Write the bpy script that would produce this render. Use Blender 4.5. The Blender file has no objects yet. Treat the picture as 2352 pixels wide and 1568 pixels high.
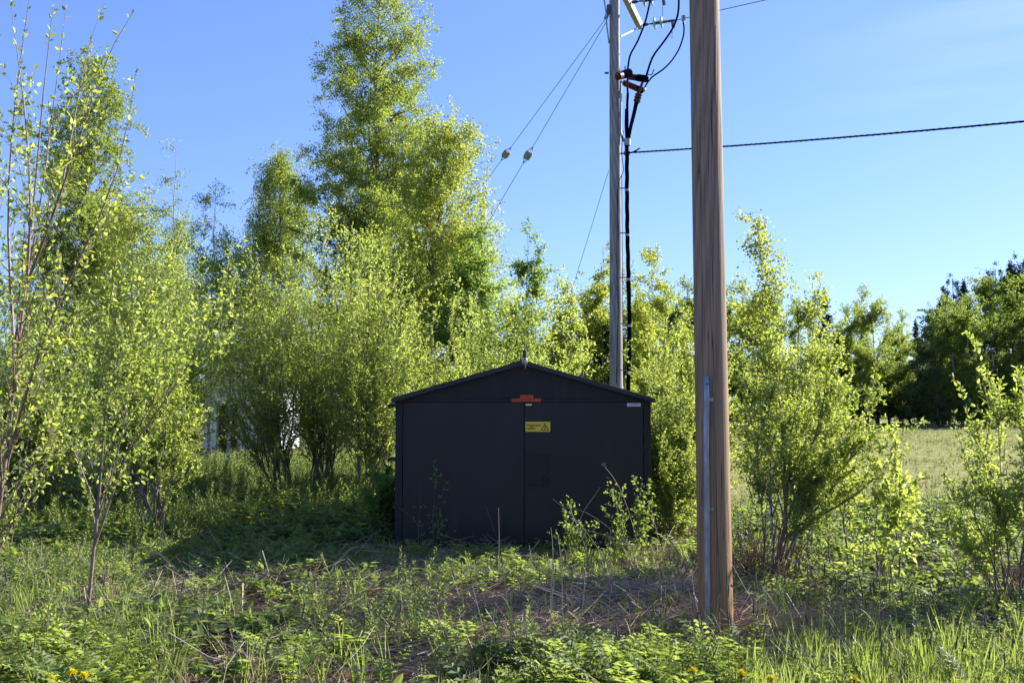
import bpy, math
import numpy as np
from math import sin, cos, pi, radians, atan, sqrt
from mathutils import Vector, Matrix

# ------------------------------------------------------------------ camera, sky, sun, exposure
S = bpy.context.scene
C = S.collection
F, CX, CY, EYE = 2287.0, 1176.0, 784.0, 1.6
TILT = atan(146.0 / F)
cam_d = bpy.data.cameras.new("camera")
cam = bpy.data.objects.new("camera", cam_d); C.objects.link(cam)
cam.location = (0, 0, EYE)
cam.rotation_euler = (pi / 2 + TILT, 0, 0)
cam_d.sensor_width = 36.0; cam_d.lens = 36.0 * F / 2352.0
cam_d.clip_start = 0.05; cam_d.clip_end = 3000
S.camera = cam

SUN_E, SUN_A = radians(29.5), radians(33)          # elevation; angle behind the camera's right
SUNV = Vector((cos(SUN_E) * cos(SUN_A), cos(SUN_E) * sin(SUN_A), sin(SUN_E)))
w = bpy.data.worlds.new("World"); S.world = w; w.use_nodes = True
nt = w.node_tree; nt.nodes.clear()
sky = nt.nodes.new('ShaderNodeTexSky'); sky.sky_type = 'NISHITA'; sky.sun_disc = False
sky.sun_elevation = SUN_E; sky.sun_rotation = pi / 2 - SUN_A
sky.air_density = 1.0; sky.dust_density = 0.25; sky.ozone_density = 4.0
bg = nt.nodes.new('ShaderNodeBackground'); bg.inputs[1].default_value = 0.066
wo = nt.nodes.new('ShaderNodeOutputWorld')
# very thin cirrus streaks
tc = nt.nodes.new('ShaderNodeTexCoord'); mp = nt.nodes.new('ShaderNodeMapping')
mp.inputs['Rotation'].default_value = (0, radians(-14), 0); mp.inputs['Scale'].default_value = (2.2, 2.2, 16)
nz = nt.nodes.new('ShaderNodeTexNoise'); nz.inputs['Scale'].default_value = 1.3; nz.inputs['Detail'].default_value = 6
rp = nt.nodes.new('ShaderNodeValToRGB'); rp.color_ramp.elements[0].position = .5; rp.color_ramp.elements[1].position = .8
rp.color_ramp.elements[1].color = (.3, .3, .3, 1)
sp = nt.nodes.new('ShaderNodeSeparateXYZ'); gm = nt.nodes.new('ShaderNodeMapRange'); gm.inputs[1].default_value = .24; gm.inputs[2].default_value = .52
ml = nt.nodes.new('ShaderNodeMath'); ml.operation = 'MULTIPLY'
mx = nt.nodes.new('ShaderNodeMix'); mx.data_type = 'RGBA'
mx.inputs[7].default_value = (5.6, 6.3, 7.4, 1)
nt.links.new(tc.outputs['Generated'], mp.inputs[0]); nt.links.new(mp.outputs[0], nz.inputs[0])
nt.links.new(nz.outputs[0], rp.inputs[0]); nt.links.new(tc.outputs['Generated'], sp.inputs[0]); nt.links.new(sp.outputs[0], gm.inputs[0]); nt.links.new(rp.outputs[0], ml.inputs[0]); nt.links.new(gm.outputs[0], ml.inputs[1]); nt.links.new(ml.outputs[0], mx.inputs[0])
wb = nt.nodes.new('ShaderNodeMix'); wb.data_type = 'RGBA'; wb.blend_type = 'MULTIPLY'; wb.inputs[0].default_value = 1; wb.inputs[7].default_value = (1.03, 1.22, 1.9, 1)
gam = nt.nodes.new('ShaderNodeGamma'); gam.inputs[1].default_value = .74; nt.links.new(sky.outputs[0], gam.inputs[0]); nt.links.new(gam.outputs[0], wb.inputs[6]); nt.links.new(wb.outputs[2], mx.inputs[6]); nt.links.new(mx.outputs[2], bg.inputs[0]); nt.links.new(bg.outputs[0], wo.inputs[0])
sd = bpy.data.lights.new("sun", 'SUN'); sd.energy = 4.6; sd.angle = radians(.53); sd.color = (1, .96, .88)
so = bpy.data.objects.new("sun", sd); C.objects.link(so); so.rotation_euler = SUNV.to_track_quat('Z', 'Y').to_euler()
S.view_settings.view_transform = 'Standard'; S.view_settings.look = 'None'
S.view_settings.exposure = 1.55; S.view_settings.gamma = 1
S.cycles.max_bounces = 8; S.cycles.diffuse_bounces = 5; S.cycles.glossy_bounces = 2
S.cycles.transmission_bounces = 5; S.cycles.caustics_reflective = False; S.cycles.caustics_refractive = False

# ------------------------------------------------------------------ helpers
def P(px, py, d):
    u = (px - CX) / F; v = (CY - py) / F
    dy = cos(TILT) - v * sin(TILT); dz = sin(TILT) + v * cos(TILT)
    s = d / dy
    return np.array((u * s, d, EYE + dz * s))
def gz(x, y):
    x = np.asarray(x, float); y = np.asarray(y, float)
    h = .035 * np.sin(x * 1.3 + .4) * np.cos(y * .9) + .03 * np.sin(x * .45 + y * .6) + .02 * np.sin(3.1 * x + 2.2 * y)
    sh = np.exp(-(((x - .13) / 2.4) ** 2 + ((y - 12) / 2.2) ** 2) ** 2)
    return h * (1 - sh)
def X(px, d): return float((px - CX) / F * d * 1.003)
def nrm(v): return v / np.maximum(np.linalg.norm(v, axis=-1, keepdims=True), 1e-9)

class MB:
    """collects vertex / face chunks and links them as one mesh object"""
    def __init__(s): s.v = []; s.f = []; s.n = 0
    def add(s, v, f, m=0):
        v = np.asarray(v, float).reshape(-1, 3); f = np.asarray(f, int)
        s.v.append(v); s.f.append((f + s.n, m)); s.n += len(v)
    def box(s, a, b, m=0):
        x0, y0, z0 = a; x1, y1, z1 = b
        v = [(x0,y0,z0),(x1,y0,z0),(x1,y1,z0),(x0,y1,z0),(x0,y0,z1),(x1,y0,z1),(x1,y1,z1),(x0,y1,z1)]
        s.add(v, [(0,3,2,1),(4,5,6,7),(0,1,5,4),(1,2,6,5),(2,3,7,6),(3,0,4,7)], m)
    def raw(s, v, faces, m=0):
        b = s.n; s.v.append(np.asarray(v, float).reshape(-1, 3)); s.n += len(s.v[-1])
        for f in faces: s.f.append((np.array([f]) + b, m))
    def prism(s, pts, y0, y1, m=0):          # polygon in (x,z), counter-clockwise seen from -y, extruded along y
        n = len(pts); v = [(x, y0, z) for x, z in pts] + [(x, y1, z) for x, z in pts]
        s.raw(v, [list(range(n)), [n + i for i in reversed(range(n))]] + [[i, i + n, (i + 1) % n + n, (i + 1) % n] for i in range(n)], m)
    def tubes(s, Pl, R, sides=4, cap=False, m=0, phase=0.0, prof=None):
        """Pl (B,n,3) polylines, R (B,n) radii"""
        Pl = np.asarray(Pl, float); R = np.asarray(R, float)
        if Pl.ndim == 2: Pl = Pl[None]
        B, n, _ = Pl.shape; R = np.broadcast_to(R.reshape(-1, n), (B, n))
        T = np.empty_like(Pl); T[:, 1:-1] = Pl[:, 2:] - Pl[:, :-2]; T[:, 0] = Pl[:, 1] - Pl[:, 0]; T[:, -1] = Pl[:, -1] - Pl[:, -2]
        T = nrm(T)
        ref = np.where(np.abs(T[:, :1, 2:3]) > .9, np.array([1., 0, 0]), np.array([0, 0, 1.]))
        ref = np.broadcast_to(ref, T.shape)
        A = nrm(np.cross(ref, T)); Bv = np.cross(T, A)
        th = np.arange(sides) / sides * 2 * pi + phase
        pr = np.ones((n, sides)) if prof is None else prof
        V = Pl[:, :, None] + (R[:, :, None, None] * pr[None, :, :, None]) * (np.cos(th)[None, None, :, None] * A[:, :, None] + np.sin(th)[None, None, :, None] * Bv[:, :, None])
        i = np.arange(n - 1)[:, None]; j = np.arange(sides)[None]
        q = np.stack([i * sides + j, i * sides + (j + 1) % sides, (i + 1) * sides + (j + 1) % sides, (i + 1) * sides + j], -1).reshape(-1, 4)
        Fc = (q[None] + (np.arange(B) * n * sides)[:, None, None]).reshape(-1, 4)
        b0 = s.n; s.add(V, Fc, m)
        if cap:
            for b in range(B):
                o = b0 + b * n * sides
                s.f.append((np.array([[o + k for k in reversed(range(sides))]]), m))
                s.f.append((np.array([[o + (n - 1) * sides + k for k in range(sides)]]), m))
    def build(s, name, mats, parent=None, loc=(0, 0, 0), smooth=False):
        mats = mats if isinstance(mats, (list, tuple)) else [mats]
        V = np.concatenate(s.v) - np.asarray(loc)
        li = np.concatenate([f.reshape(-1) for f, m in s.f]); lt = np.concatenate([np.full(len(f), f.shape[1]) for f, m in s.f])
        mi = np.concatenate([np.full(len(f), m) for f, m in s.f])
        me = bpy.data.meshes.new(name)
        me.vertices.add(len(V)); me.vertices.foreach_set('co', V.astype(np.float32).ravel())
        me.loops.add(len(li)); me.loops.foreach_set('vertex_index', li.astype(np.int32))
        me.polygons.add(len(lt)); me.polygons.foreach_set('loop_start', (np.cumsum(lt) - lt).astype(np.int32))
        me.polygons.foreach_set('loop_total', lt.astype(np.int32)); me.polygons.foreach_set('material_index', mi.astype(np.int32))
        me.polygons.foreach_set('use_smooth', np.full(len(lt), smooth))
        for mt in mats: me.materials.append(mt)
        me.update(calc_edges=True); me.validate()
        o = bpy.data.objects.new(name, me); C.objects.link(o)
        if parent: o.parent = parent
        else: o.location = loc
        return o

def tag(o, label=None, cat=None, group=None, kind=None):
    if label: o['label'] = label
    if cat: o['category'] = cat
    if group: o['group'] = group
    if kind: o['kind'] = kind
    return o
def empty(name, loc, label, cat, group=None):
    o = bpy.data.objects.new(name, None); C.objects.link(o); o.location = loc; o.empty_display_size = .2
    return tag(o, label, cat, group)

# ------------------------------------------------------------------ materials
def mat(name, col, rough=.6, spec=.5, metal=0.):
    m = bpy.data.materials.new(name); m.use_nodes = True; b = m.node_tree.nodes['Principled BSDF']
    b.inputs['Base Color'].default_value = (*col, 1); b.inputs['Roughness'].default_value = rough
    b.inputs['Metallic'].default_value = metal; b.inputs['Specular IOR Level'].default_value = spec
    return m
def ramp(nt, stops):
    r = nt.nodes.new('ShaderNodeValToRGB'); e = r.color_ramp.elements
    while len(e) < len(stops): e.new(.5)
    for k, (p, c) in enumerate(stops): e[k].position = p; e[k].color = (*c, 1)
    return r
def leaf_mat(name, cols, trans, tf=.5, rough=.42, spec=.5):
    """cols: stops of reflected colour over a per-leaf random value; trans: the same for light let through"""
    m = bpy.data.materials.new(name); m.use_nodes = True; t = m.node_tree; b = t.nodes['Principled BSDF']; out = t.nodes['Material Output']
    g = t.nodes.new('ShaderNodeNewGeometry')
    r1 = ramp(t, [(k / max(1, len(cols) - 1), c) for k, c in enumerate(cols)])
    r2 = ramp(t, [(k / max(1, len(trans) - 1), c) for k, c in enumerate(trans)])
    t.links.new(g.outputs['Random Per Island'], r1.inputs[0]); t.links.new(g.outputs['Random Per Island'], r2.inputs[0])
    t.links.new(r1.outputs[0], b.inputs['Base Color']); b.inputs['Roughness'].default_value = rough; b.inputs['Specular IOR Level'].default_value = spec
    tr = t.nodes.new('ShaderNodeBsdfTranslucent'); t.links.new(r2.outputs[0], tr.inputs[0])
    mx = t.nodes.new('ShaderNodeMixShader'); mx.inputs[0].default_value = tf
    t.links.new(b.outputs[0], mx.inputs[1]); t.links.new(tr.outputs[0], mx.inputs[2]); t.links.new(mx.outputs[0], out.inputs[0])
    return m
def noise_mat(name, stops, scale=(1, 1, 1), ns=5., rough=.85, detail=6, bump=0., metal=0., spec=.4, dist=0.):
    m = bpy.data.materials.new(name); m.use_nodes = True; t = m.node_tree; b = t.nodes['Principled BSDF']
    tc = t.nodes.new('ShaderNodeTexCoord'); mp = t.nodes.new('ShaderNodeMapping'); mp.inputs['Scale'].default_value = scale
    n = t.nodes.new('ShaderNodeTexNoise'); n.inputs['Scale'].default_value = ns; n.inputs['Detail'].default_value = detail; n.inputs['Distortion'].default_value = dist
    r = ramp(t, stops)
    t.links.new(tc.outputs['Object'], mp.inputs[0]); t.links.new(mp.outputs[0], n.inputs[0]); t.links.new(n.outputs[0], r.inputs[0]); t.links.new(r.outputs[0], b.inputs['Base Color'])
    b.inputs['Roughness'].default_value = rough; b.inputs['Metallic'].default_value = metal; b.inputs['Specular IOR Level'].default_value = spec
    if bump:
        bu = t.nodes.new('ShaderNodeBump'); bu.inputs['Strength'].default_value = bump; bu.inputs['Distance'].default_value = .01
        t.links.new(n.outputs[0], bu.inputs['Height']); t.links.new(bu.outputs[0], b.inputs['Normal'])
    return m
def island_mat(name, stops, rough=.8, spec=.3):
    m = bpy.data.materials.new(name); m.use_nodes = True; t = m.node_tree; b = t.nodes['Principled BSDF']
    g = t.nodes.new('ShaderNodeNewGeometry'); r = ramp(t, stops)
    t.links.new(g.outputs['Random Per Island'], r.inputs[0]); t.links.new(r.outputs[0], b.inputs['Base Color'])
    b.inputs['Roughness'].default_value = rough; b.inputs['Specular IOR Level'].default_value = spec
    return m

M = {}
M['birch_leaf'] = leaf_mat('birch_leaf', [(0.085,0.130,0.025),(0.118,0.169,0.036),(0.161,0.201,0.057)], [(0.320,0.420,0.044),(0.424,0.518,0.063),(0.528,0.590,0.101)], .52, .5, .35)
M['birch_leaf_fresh'] = leaf_mat('birch_leaf_fresh', [(0.122,0.169,0.027),(0.161,0.201,0.038),(0.198,0.223,0.063)], [(0.433,0.518,0.050),(0.528,0.590,0.076),(0.602,0.634,0.126)], .55, .5, .35)
M['willow_leaf'] = leaf_mat('willow_leaf', [(.14,.19,.04),(.185,.235,.055),(.25,.28,.10)], [(.46,.57,.07),(.57,.67,.10),(.66,.72,.2)], .58, .42, .4)
M['willow_near'] = leaf_mat('willow_near', [(0.104,0.156,0.044),(0.137,0.192,0.057),(0.188,0.223,0.113)], [(0.396,0.509,0.050),(0.508,0.590,0.076),(0.593,0.626,0.176)], .55, .5, .33)
M['rowan_leaf'] = leaf_mat('rowan_leaf', [(0.075,0.143,0.032),(0.100,0.169,0.044),(0.132,0.192,0.057)], [(0.302,0.482,0.063),(0.377,0.536,0.076),(0.452,0.572,0.113)], .52, .5, .35)
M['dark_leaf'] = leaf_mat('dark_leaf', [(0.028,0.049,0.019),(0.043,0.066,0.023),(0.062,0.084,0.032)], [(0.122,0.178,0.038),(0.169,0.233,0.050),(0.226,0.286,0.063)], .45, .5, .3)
M['forest_leaf'] = leaf_mat('forest_leaf', [(.06,.095,.02),(.085,.125,.028),(.12,.155,.04)], [(.24,.34,.04),(.33,.43,.05),(.42,.5,.08)], .5, .5, .3)
M['needle'] = leaf_mat('needle', [(0.015,0.026,0.018),(0.022,0.036,0.023),(0.033,0.047,0.027)], [(0.028,0.046,0.025),(0.043,0.063,0.032)], .25, .6, .3)
M['weed_leaf'] = leaf_mat('weed_leaf', [(0.080,0.130,0.032),(0.118,0.165,0.044),(0.169,0.192,0.076)], [(0.282,0.411,0.050),(0.386,0.491,0.076),(0.490,0.536,0.126)], .48, .55, .3)
M['weed_broad'] = leaf_mat('weed_broad', [(0.071,0.121,0.038),(0.100,0.152,0.048),(0.141,0.178,0.063)], [(0.263,0.393,0.050),(0.357,0.473,0.063),(0.471,0.536,0.113)], .45, .6, .22)
M['grass'] = leaf_mat('grass', [(0.090,0.134,0.036),(0.127,0.165,0.050),(0.188,0.205,0.113)], [(0.302,0.429,0.050),(0.404,0.500,0.076),(0.508,0.536,0.164)], .48, .5, .35)
M['field_grass'] = leaf_mat('field_grass', [(0.122,0.152,0.044),(0.188,0.187,0.088),(0.320,0.250,0.202)], [(0.282,0.357,0.063),(0.396,0.420,0.113),(0.471,0.411,0.252)], .4, .6, .2)
M['dry_grass'] = leaf_mat('dry_grass', [(.3,.22,.13),(.42,.33,.2),(.55,.45,.3)], [(.35,.26,.15),(.45,.36,.22)], .35, .6, .2)
M['red_leaf'] = leaf_mat('red_leaf', [(.10,.03,.015),(.14,.07,.02),(.09,.1,.02)], [(.3,.08,.02),(.35,.2,.03),(.3,.3,.04)], .45, .4)
M['straw'] = island_mat('straw', [(0,(.14,.085,.06)),(.3,(.28,.19,.14)),(.65,(.42,.32,.24)),(1,(.58,.5,.4))], .65)
M['litter'] = island_mat('litter', [(0,(.05,.022,.015)),(.5,(.15,.075,.048)),(1,(.30,.19,.13))], .9)
M['stem'] = island_mat('stem', [(0,(.10,.045,.02)),(.5,(.09,.085,.025)),(1,(.12,.13,.04))], .6)
M['timothy'] = island_mat('timothy', [(0,(.07,.06,.045)),(1,(.14,.13,.09))], .9)
M['bark'] = noise_mat('bark', [(.3,(.08,.06,.047)),(.55,(.19,.15,.12)),(.72,(.3,.255,.21))], (1,1,.25), 40, .8, bump=.4)
M['bark_pink'] = noise_mat('bark_pink', [(.3,(.12,.075,.055)),(.55,(.22,.15,.115)),(.75,(.32,.25,.2))], (1,1,.6), 60, .55, bump=.2)
M['twig_red'] = noise_mat('twig_red', [(.3,(.10,.035,.03)),(.7,(.22,.09,.07))], (1,1,1), 20, .4)
M['bark_birch'] = noise_mat('bark_birch', [(.36,(.03,.026,.024)),(.45,(.2,.18,.16)),(.55,(.5,.47,.43)),(.75,(.62,.6,.56))], (1,1,3.5), 9, .7, bump=.3)
M['twig_birch'] = noise_mat('twig_birch', [(.3,(.04,.025,.02)),(.7,(.12,.08,.06))], (1,1,1), 20, .6)
M['bark_spruce'] = noise_mat('bark_spruce', [(.3,(.03,.022,.018)),(.7,(.09,.065,.05))], (1,1,.3), 20, .9)

# ------------------------------------------------------------------ vegetation generator
DENS, FINE = 1.55, .8
def rvec(rng, n): return nrm(rng.normal(size=(n, 3)))
def spawn(rng, Pl, R, n, t0, t1, a0, a1, length, k=5, up=0., wig=.12, rs=.55, tip=.12, tpow=1., outward=None):
    seg = np.linalg.norm(np.diff(Pl, axis=1), axis=2).sum(1)
    idx = rng.choice(len(Pl), n, p=seg / seg.sum()); t = t0 + (t1 - t0) * rng.uniform(0, 1, n) ** tpow
    m = Pl.shape[1] - 1; f = np.clip(t * m, 0, m - 1e-4); i = f.astype(int); a = (f - i)[:, None]
    pos = Pl[idx, i] * (1 - a) + Pl[idx, i + 1] * a; tan = nrm(Pl[idx, i + 1] - Pl[idx, i])
    rad = R[idx, i] * (1 - a[:, 0]) + R[idx, i + 1] * a[:, 0]
    perp = rvec(rng, n)
    if outward is not None: perp = nrm(perp + outward * nrm(pos * [1, 1, 0]))
    perp = nrm(perp - (perp * tan).sum(1, keepdims=True) * tan)
    ang = rng.uniform(radians(a0), radians(a1), n)[:, None]
    d = np.cos(ang) * tan + np.sin(ang) * perp
    L = (length(t, seg[idx]) if callable(length) else np.full(n, length)) * rng.uniform(.6, 1.2, n)
    out = np.empty((n, k + 1, 3)); out[:, 0] = pos
    for j in range(k):
        u = up[j] if isinstance(up, (list, tuple)) else up
        d = nrm(d + np.array([0, 0, u / k]) + wig * rng.normal(size=(n, 3)))
        out[:, j + 1] = out[:, j] + d * (L / k)[:, None]
    r0 = np.minimum(rad * .9, np.maximum(rad * rs, .0012))
    return out, r0[:, None] * (1 - (1 - tip) * np.linspace(0, 1, k + 1))[None]
def leaves(mb, rng, Pl, n, size, wr=.5, t0=.1, t1=1., hang=0., spread=.9, fine=False, jit=.0, m=0, svar=.35, flat=0.):
    n = int(n * DENS); size = size * FINE
    seg = np.linalg.norm(np.diff(Pl, axis=1), axis=2).sum(1)
    idx = rng.choice(len(Pl), n, p=seg / seg.sum()); t = rng.uniform(t0, t1, n)
    mm = Pl.shape[1] - 1; f = np.clip(t * mm, 0, mm - 1e-4); i = f.astype(int); a = (f - i)[:, None]
    pos = Pl[idx, i] * (1 - a) + Pl[idx, i + 1] * a; tan = nrm(Pl[idx, i + 1] - Pl[idx, i])
    if jit: pos = pos + rng.normal(size=(n, 3)) * jit
    d = nrm(tan * (1 - spread * .5) + rvec(rng, n) * spread + np.array([0, 0, -hang]))
    leafquads(mb, rng, pos, d, size * rng.uniform(1 - svar, 1 + svar, n), wr, fine, m, flat)
def leafquads(mb, rng, pos, d, L, wr, fine=False, m=0, flat=0.):
    n = len(pos); r = rvec(rng, n) + np.array([0, 0, flat])
    s = nrm(np.cross(d, r)); u = np.cross(s, d); L = L[:, None]; W = L * wr * .5
    fold = rng.uniform(-.1, .5, (n, 1)); curl = rng.uniform(-.25, .1, (n, 1))
    if not fine:
        V = np.stack([pos, pos + d * L * .45 + s * W + u * W * fold, pos + d * L + u * L * curl, pos + d * L * .45 - s * W + u * W * fold], 1)
        mb.add(V, np.arange(n * 4).reshape(-1, 4), m)
    else:
        b = pos + d * L * .12
        V = np.stack([b, b + d*L*.3 + s*W + u*W*fold, b + d*L*.68 + s*W*.75 + u*(W*fold*.8 + L*curl*.4), b + d*L + u*L*curl,
                      b + d*L*.68 - s*W*.75 + u*(W*fold*.8 + L*curl*.4), b + d*L*.3 - s*W + u*W*fold], 1)
        q = np.array([[0, 1, 2, 3], [0, 3, 4, 5]])
        mb.add(V, (q[None] + (np.arange(n) * 6)[:, None, None]).reshape(-1, 4), m)
def bend(p0, p1, n=9, sag=(0, 0, 0), rng=None, wob=0.):
    t = np.linspace(0, 1, n)[:, None]; p0 = np.asarray(p0, float); p1 = np.asarray(p1, float)
    q = p0 * (1 - t) + p1 * t + np.asarray(sag) * (4 * t * (1 - t))
    if rng is not None and wob:
        w_ = rng.normal(size=(n, 3)) * wob; w_[0] = 0; w_[-1] = 0; q = q + w_
    return q
def resample(pts, n=9):
    pts = np.asarray(pts, float); s = np.r_[0, np.cumsum(np.linalg.norm(np.diff(pts, axis=0), axis=1))]
    t = np.linspace(0, s[-1], n); q = np.stack([np.interp(t, s, pts[:, k]) for k in range(3)], 1)
    for _ in range(1): q[1:-1] = .5 * q[1:-1] + .25 * (q[:-2] + q[2:])
    return q
def finish(name, label, cat, base, wood, crown, barkm, leafm, group=None, extra=None):
    root = empty(name, base, label, cat, group)
    wood.build('trunk', barkm, root, smooth=True)
    crown.build('crown', leafm, root)
    for nm, mb_, mt in (extra or []): mb_.build(nm, mt, root)
    return root
def prune(Pl, R, zmin): 
    k = Pl[:, :, 2].min(1) > zmin; return Pl[k], R[k]

def birch(name, label, base, h, rc, c0, nleaf, lsize=.045, seed=0, lean=(0, 0), prof=None, n=(55, 300, 1100), droop=-.7, leafm='birch_leaf', cat='birch tree', group=None, r0=None, ang=(30, 55), tl=.45, jit=.03):
    rng = np.random.default_rng(seed); r0 = r0 or h * .0125
    st = bend((0, 0, -.15), (lean[0], lean[1], h), 12, (0, 0, 0), rng, h * .0025)[None]
    sr = (r0 * (1 - .93 * np.linspace(0, 1, 12) ** .8))[None]
    prof = prof or (lambda t: np.sin(np.clip(t, 0, 1) ** .6 * pi * .98) ** .7)
    wood = MB(); wood.tubes(st, sr, 8, m=0)
    L1 = lambda t, s: rc * 1.5 * np.maximum(.12, prof((t - c0) / (1 - c0)))
    p1, r1 = spawn(rng, st, sr, n[0], c0, .985, ang[0], ang[1], L1, 6, [.5, .5, .2, 0, droop * .5, droop * .8], .09, .42, tpow=.85)
    wood.tubes(p1, r1, 4, m=1)
    p2, r2 = spawn(rng, p1, r1, n[1], .2, .97, 25, 60, lambda t, s: .12 + s * .42 * (1.1 - t * .6), 5, [.2, 0, droop * .3, droop * .6, droop * .8], .12, .5)
    wood.tubes(p2, r2, 3, m=1)
    a_, b_ = spawn(rng, np.concatenate([p2]), r2, n[2], .15, 1, 20, 70, tl * min(1, rc), 4, [droop, droop * 1.5, droop * 2, droop * 2], .15, .5)
    wood.tubes(a_, b_ * .6, 3, m=1)
    cr = MB()
    leaves(cr, rng, a_, int(nleaf * .72), lsize, .75, hang=.5, jit=jit)
    leaves(cr, rng, p2, int(nleaf * .2), lsize, .75, hang=.4, jit=jit)
    leaves(cr, rng, p1, int(nleaf * .08), lsize, .75, t0=.4, hang=.3, jit=jit)
    return finish(name, label, cat, base, wood, cr, [M['bark_birch'], M['twig_birch']], M[leafm], group)

def shrub(name, label, base, tips, nleaf, lsize, seed=0, r0=.014, leafm='willow_leaf', wr=.42, n=(90, 500), l1=.34, l2=.3, cat='willow shrub', group=None, sides=5, fine=False, upk=.35, barkm='bark', t0=.28, svar=.4, lt0=.05, spread_base=.12, stemleaf=.06, pts=None, twigm=None, t1=.97, low=None):
    """multi-stemmed shrub: stems rise from the base to the given tips (world points)"""
    rng = np.random.default_rng(seed); base = np.asarray(base, float); st = []
    for tp in tips:
        e = np.asarray(tp, float) - base; o = np.array([e[0], e[1], 0]); o = o / (np.linalg.norm(o) + 1e-6) * spread_base * rng.uniform(.2, 1)
        o = o + np.append(rng.normal(size=2) * spread_base * .3, 0)
        q = bend(o + [0, 0, -.08], e, 9, (0, 0, 0), rng, .012 * np.linalg.norm(e))
        q[:, 2] += 0.10 * e[2] * np.sin(np.linspace(0, pi, 9)) * -.25; q[:, :2] -= (e[:2] * .10)[None] * np.sin(np.linspace(0, pi, 9))[:, None] * .6
        st.append(q)
    ps = []
    for e in (pts or []):
        k_ = 1.
        if isinstance(e, tuple): e, k_ = e
        ps.append(k_); st.append(resample(np.asarray(e, float) - base, 9))
    st = np.array(st); H_ = st[:, -1, 2].max()
    sr = np.array([r0 * rng.uniform(.6, 1.1) * max(.35, np.linalg.norm(s_[-1] - s_[0]) / H_) * (1 - .9 * np.linspace(0, 1, 9)) for s_ in st])
    if pts:
        sr[:len(tips)] *= .5
        for k_, v_ in enumerate(ps): sr[len(tips) + k_] = r0 * v_ * (1 - .9 * np.linspace(0, 1, 9))
    wood = MB(); wood.tubes(st, sr, sides)
    p1, r1 = spawn(rng, st, sr, n[0], t0, t1, 15, 48, lambda t, s: s * l1 * (1.15 - .75 * t), 6, upk, .1, .55, outward=.3)
    p1, r1 = prune(p1, r1, .05); wood.tubes(p1, r1, 4, m=1)
    p2, r2 = spawn(rng, p1, r1, n[1], .12, 1, 20, 60, lambda t, s: .06 + s * l2 * 1.3, 4, upk * .6, .14, .6)
    p2, r2 = prune(p2, r2, .04); wood.tubes(p2, r2, 3, m=1)
    cr = MB(); kw = dict(wr=wr, fine=fine, svar=svar, spread=.75)
    leaves(cr, rng, p2, int(nleaf * .62), lsize, **kw); leaves(cr, rng, p1, int(nleaf * (.38 - stemleaf)), lsize, t0=.15, **kw)
    leaves(cr, rng, st, int(nleaf * stemleaf), lsize, t0=.5, **kw)
    return finish(name, label, cat, base, wood, cr, [M[barkm], M[twigm or barkm]], M[leafm], group)

# ------------------------------------------------------------------ ground
def ground():
    xs = np.unique(np.concatenate([np.linspace(-8, 8, 130), np.sign(np.linspace(-1, 1, 80)) * (np.abs(np.linspace(-1, 1, 80)) ** 3 * 900 + 8)]))
    ys = np.unique(np.concatenate([np.linspace(-40, 2, 12), np.linspace(2, 16, 110), 16 + np.linspace(0, 1, 60) ** 3 * 1400]))
    XX, YY = np.meshgrid(xs, ys); Z = gz(XX, YY)
    V = np.stack([XX, YY, Z], -1).reshape(-1, 3); nx = len(xs); ny = len(ys)
    i = np.arange(ny - 1)[:, None]; j = np.arange(nx - 1)[None]
    q = np.stack([i * nx + j, i * nx + j + 1, (i + 1) * nx + j + 1, (i + 1) * nx + j], -1).reshape(-1, 4)
    m = bpy.data.materials.new('ground'); m.use_nodes = True; t = m.node_tree; b = t.nodes['Principled BSDF']
    tc = t.nodes.new('ShaderNodeTexCoord')
    def noise(sc, det=8, dist=0.):
        n = t.nodes.new('ShaderNodeTexNoise'); n.inputs['Scale'].default_value = sc; n.inputs['Detail'].default_value = det; n.inputs['Distortion'].default_value = dist
        t.links.new(tc.outputs['Object'], n.inputs[0]); return n
    n1 = noise(9, 10, .6); r1 = ramp(t, [(.3, (.04, .022, .015)), (.5, (.10, .06, .042)), (.7, (.2, .14, .1))])
    t.links.new(n1.outputs[0], r1.inputs[0])
    n2 = noise(2.2, 12, .3); r2 = ramp(t, [(.32, (.13, .15, .035)), (.48, (.21, .22, .055)), (.6, (.28, .25, .09)), (.72, (.34, .27, .16))])
    t.links.new(n2.outputs[0], r2.inputs[0])
    sx = t.nodes.new('ShaderNodeSeparateXYZ'); t.links.new(tc.outputs['Object'], sx.inputs[0])
    n3 = noise(.5, 4); ad = t.nodes.new('ShaderNodeMath'); ad.operation = 'MULTIPLY_ADD'; ad.inputs[1].default_value = 6.; t.links.new(n3.outputs[0], ad.inputs[0]); t.links.new(sx.outputs[1], ad.inputs[2])
    mr = t.nodes.new('ShaderNodeMapRange'); mr.inputs[1].default_value = 14.; mr.inputs[2].default_value = 18.; t.links.new(ad.outputs[0], mr.inputs[0])
    mx = t.nodes.new('ShaderNodeMix'); mx.data_type = 'RGBA'; t.links.new(mr.outputs[0], mx.inputs[0]); t.links.new(r1.outputs[0], mx.inputs[6]); t.links.new(r2.outputs[0], mx.inputs[7])
    t.links.new(mx.outputs[2], b.inputs['Base Color']); b.inputs['Roughness'].default_value = .95; b.inputs['Specular IOR Level'].default_value = .1
    n4 = noise(14, 12); bu = t.nodes.new('ShaderNodeBump'); bu.inputs['Strength'].default_value = 1.; bu.inputs['Distance'].default_value = .08
    t.links.new(n4.outputs[0], bu.inputs['Height']); t.links.new(bu.outputs[0], b.inputs['Normal'])
    g = MB(); g.add(V, q); return tag(g.build('ground', m, smooth=True), kind='structure')
ground()

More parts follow.
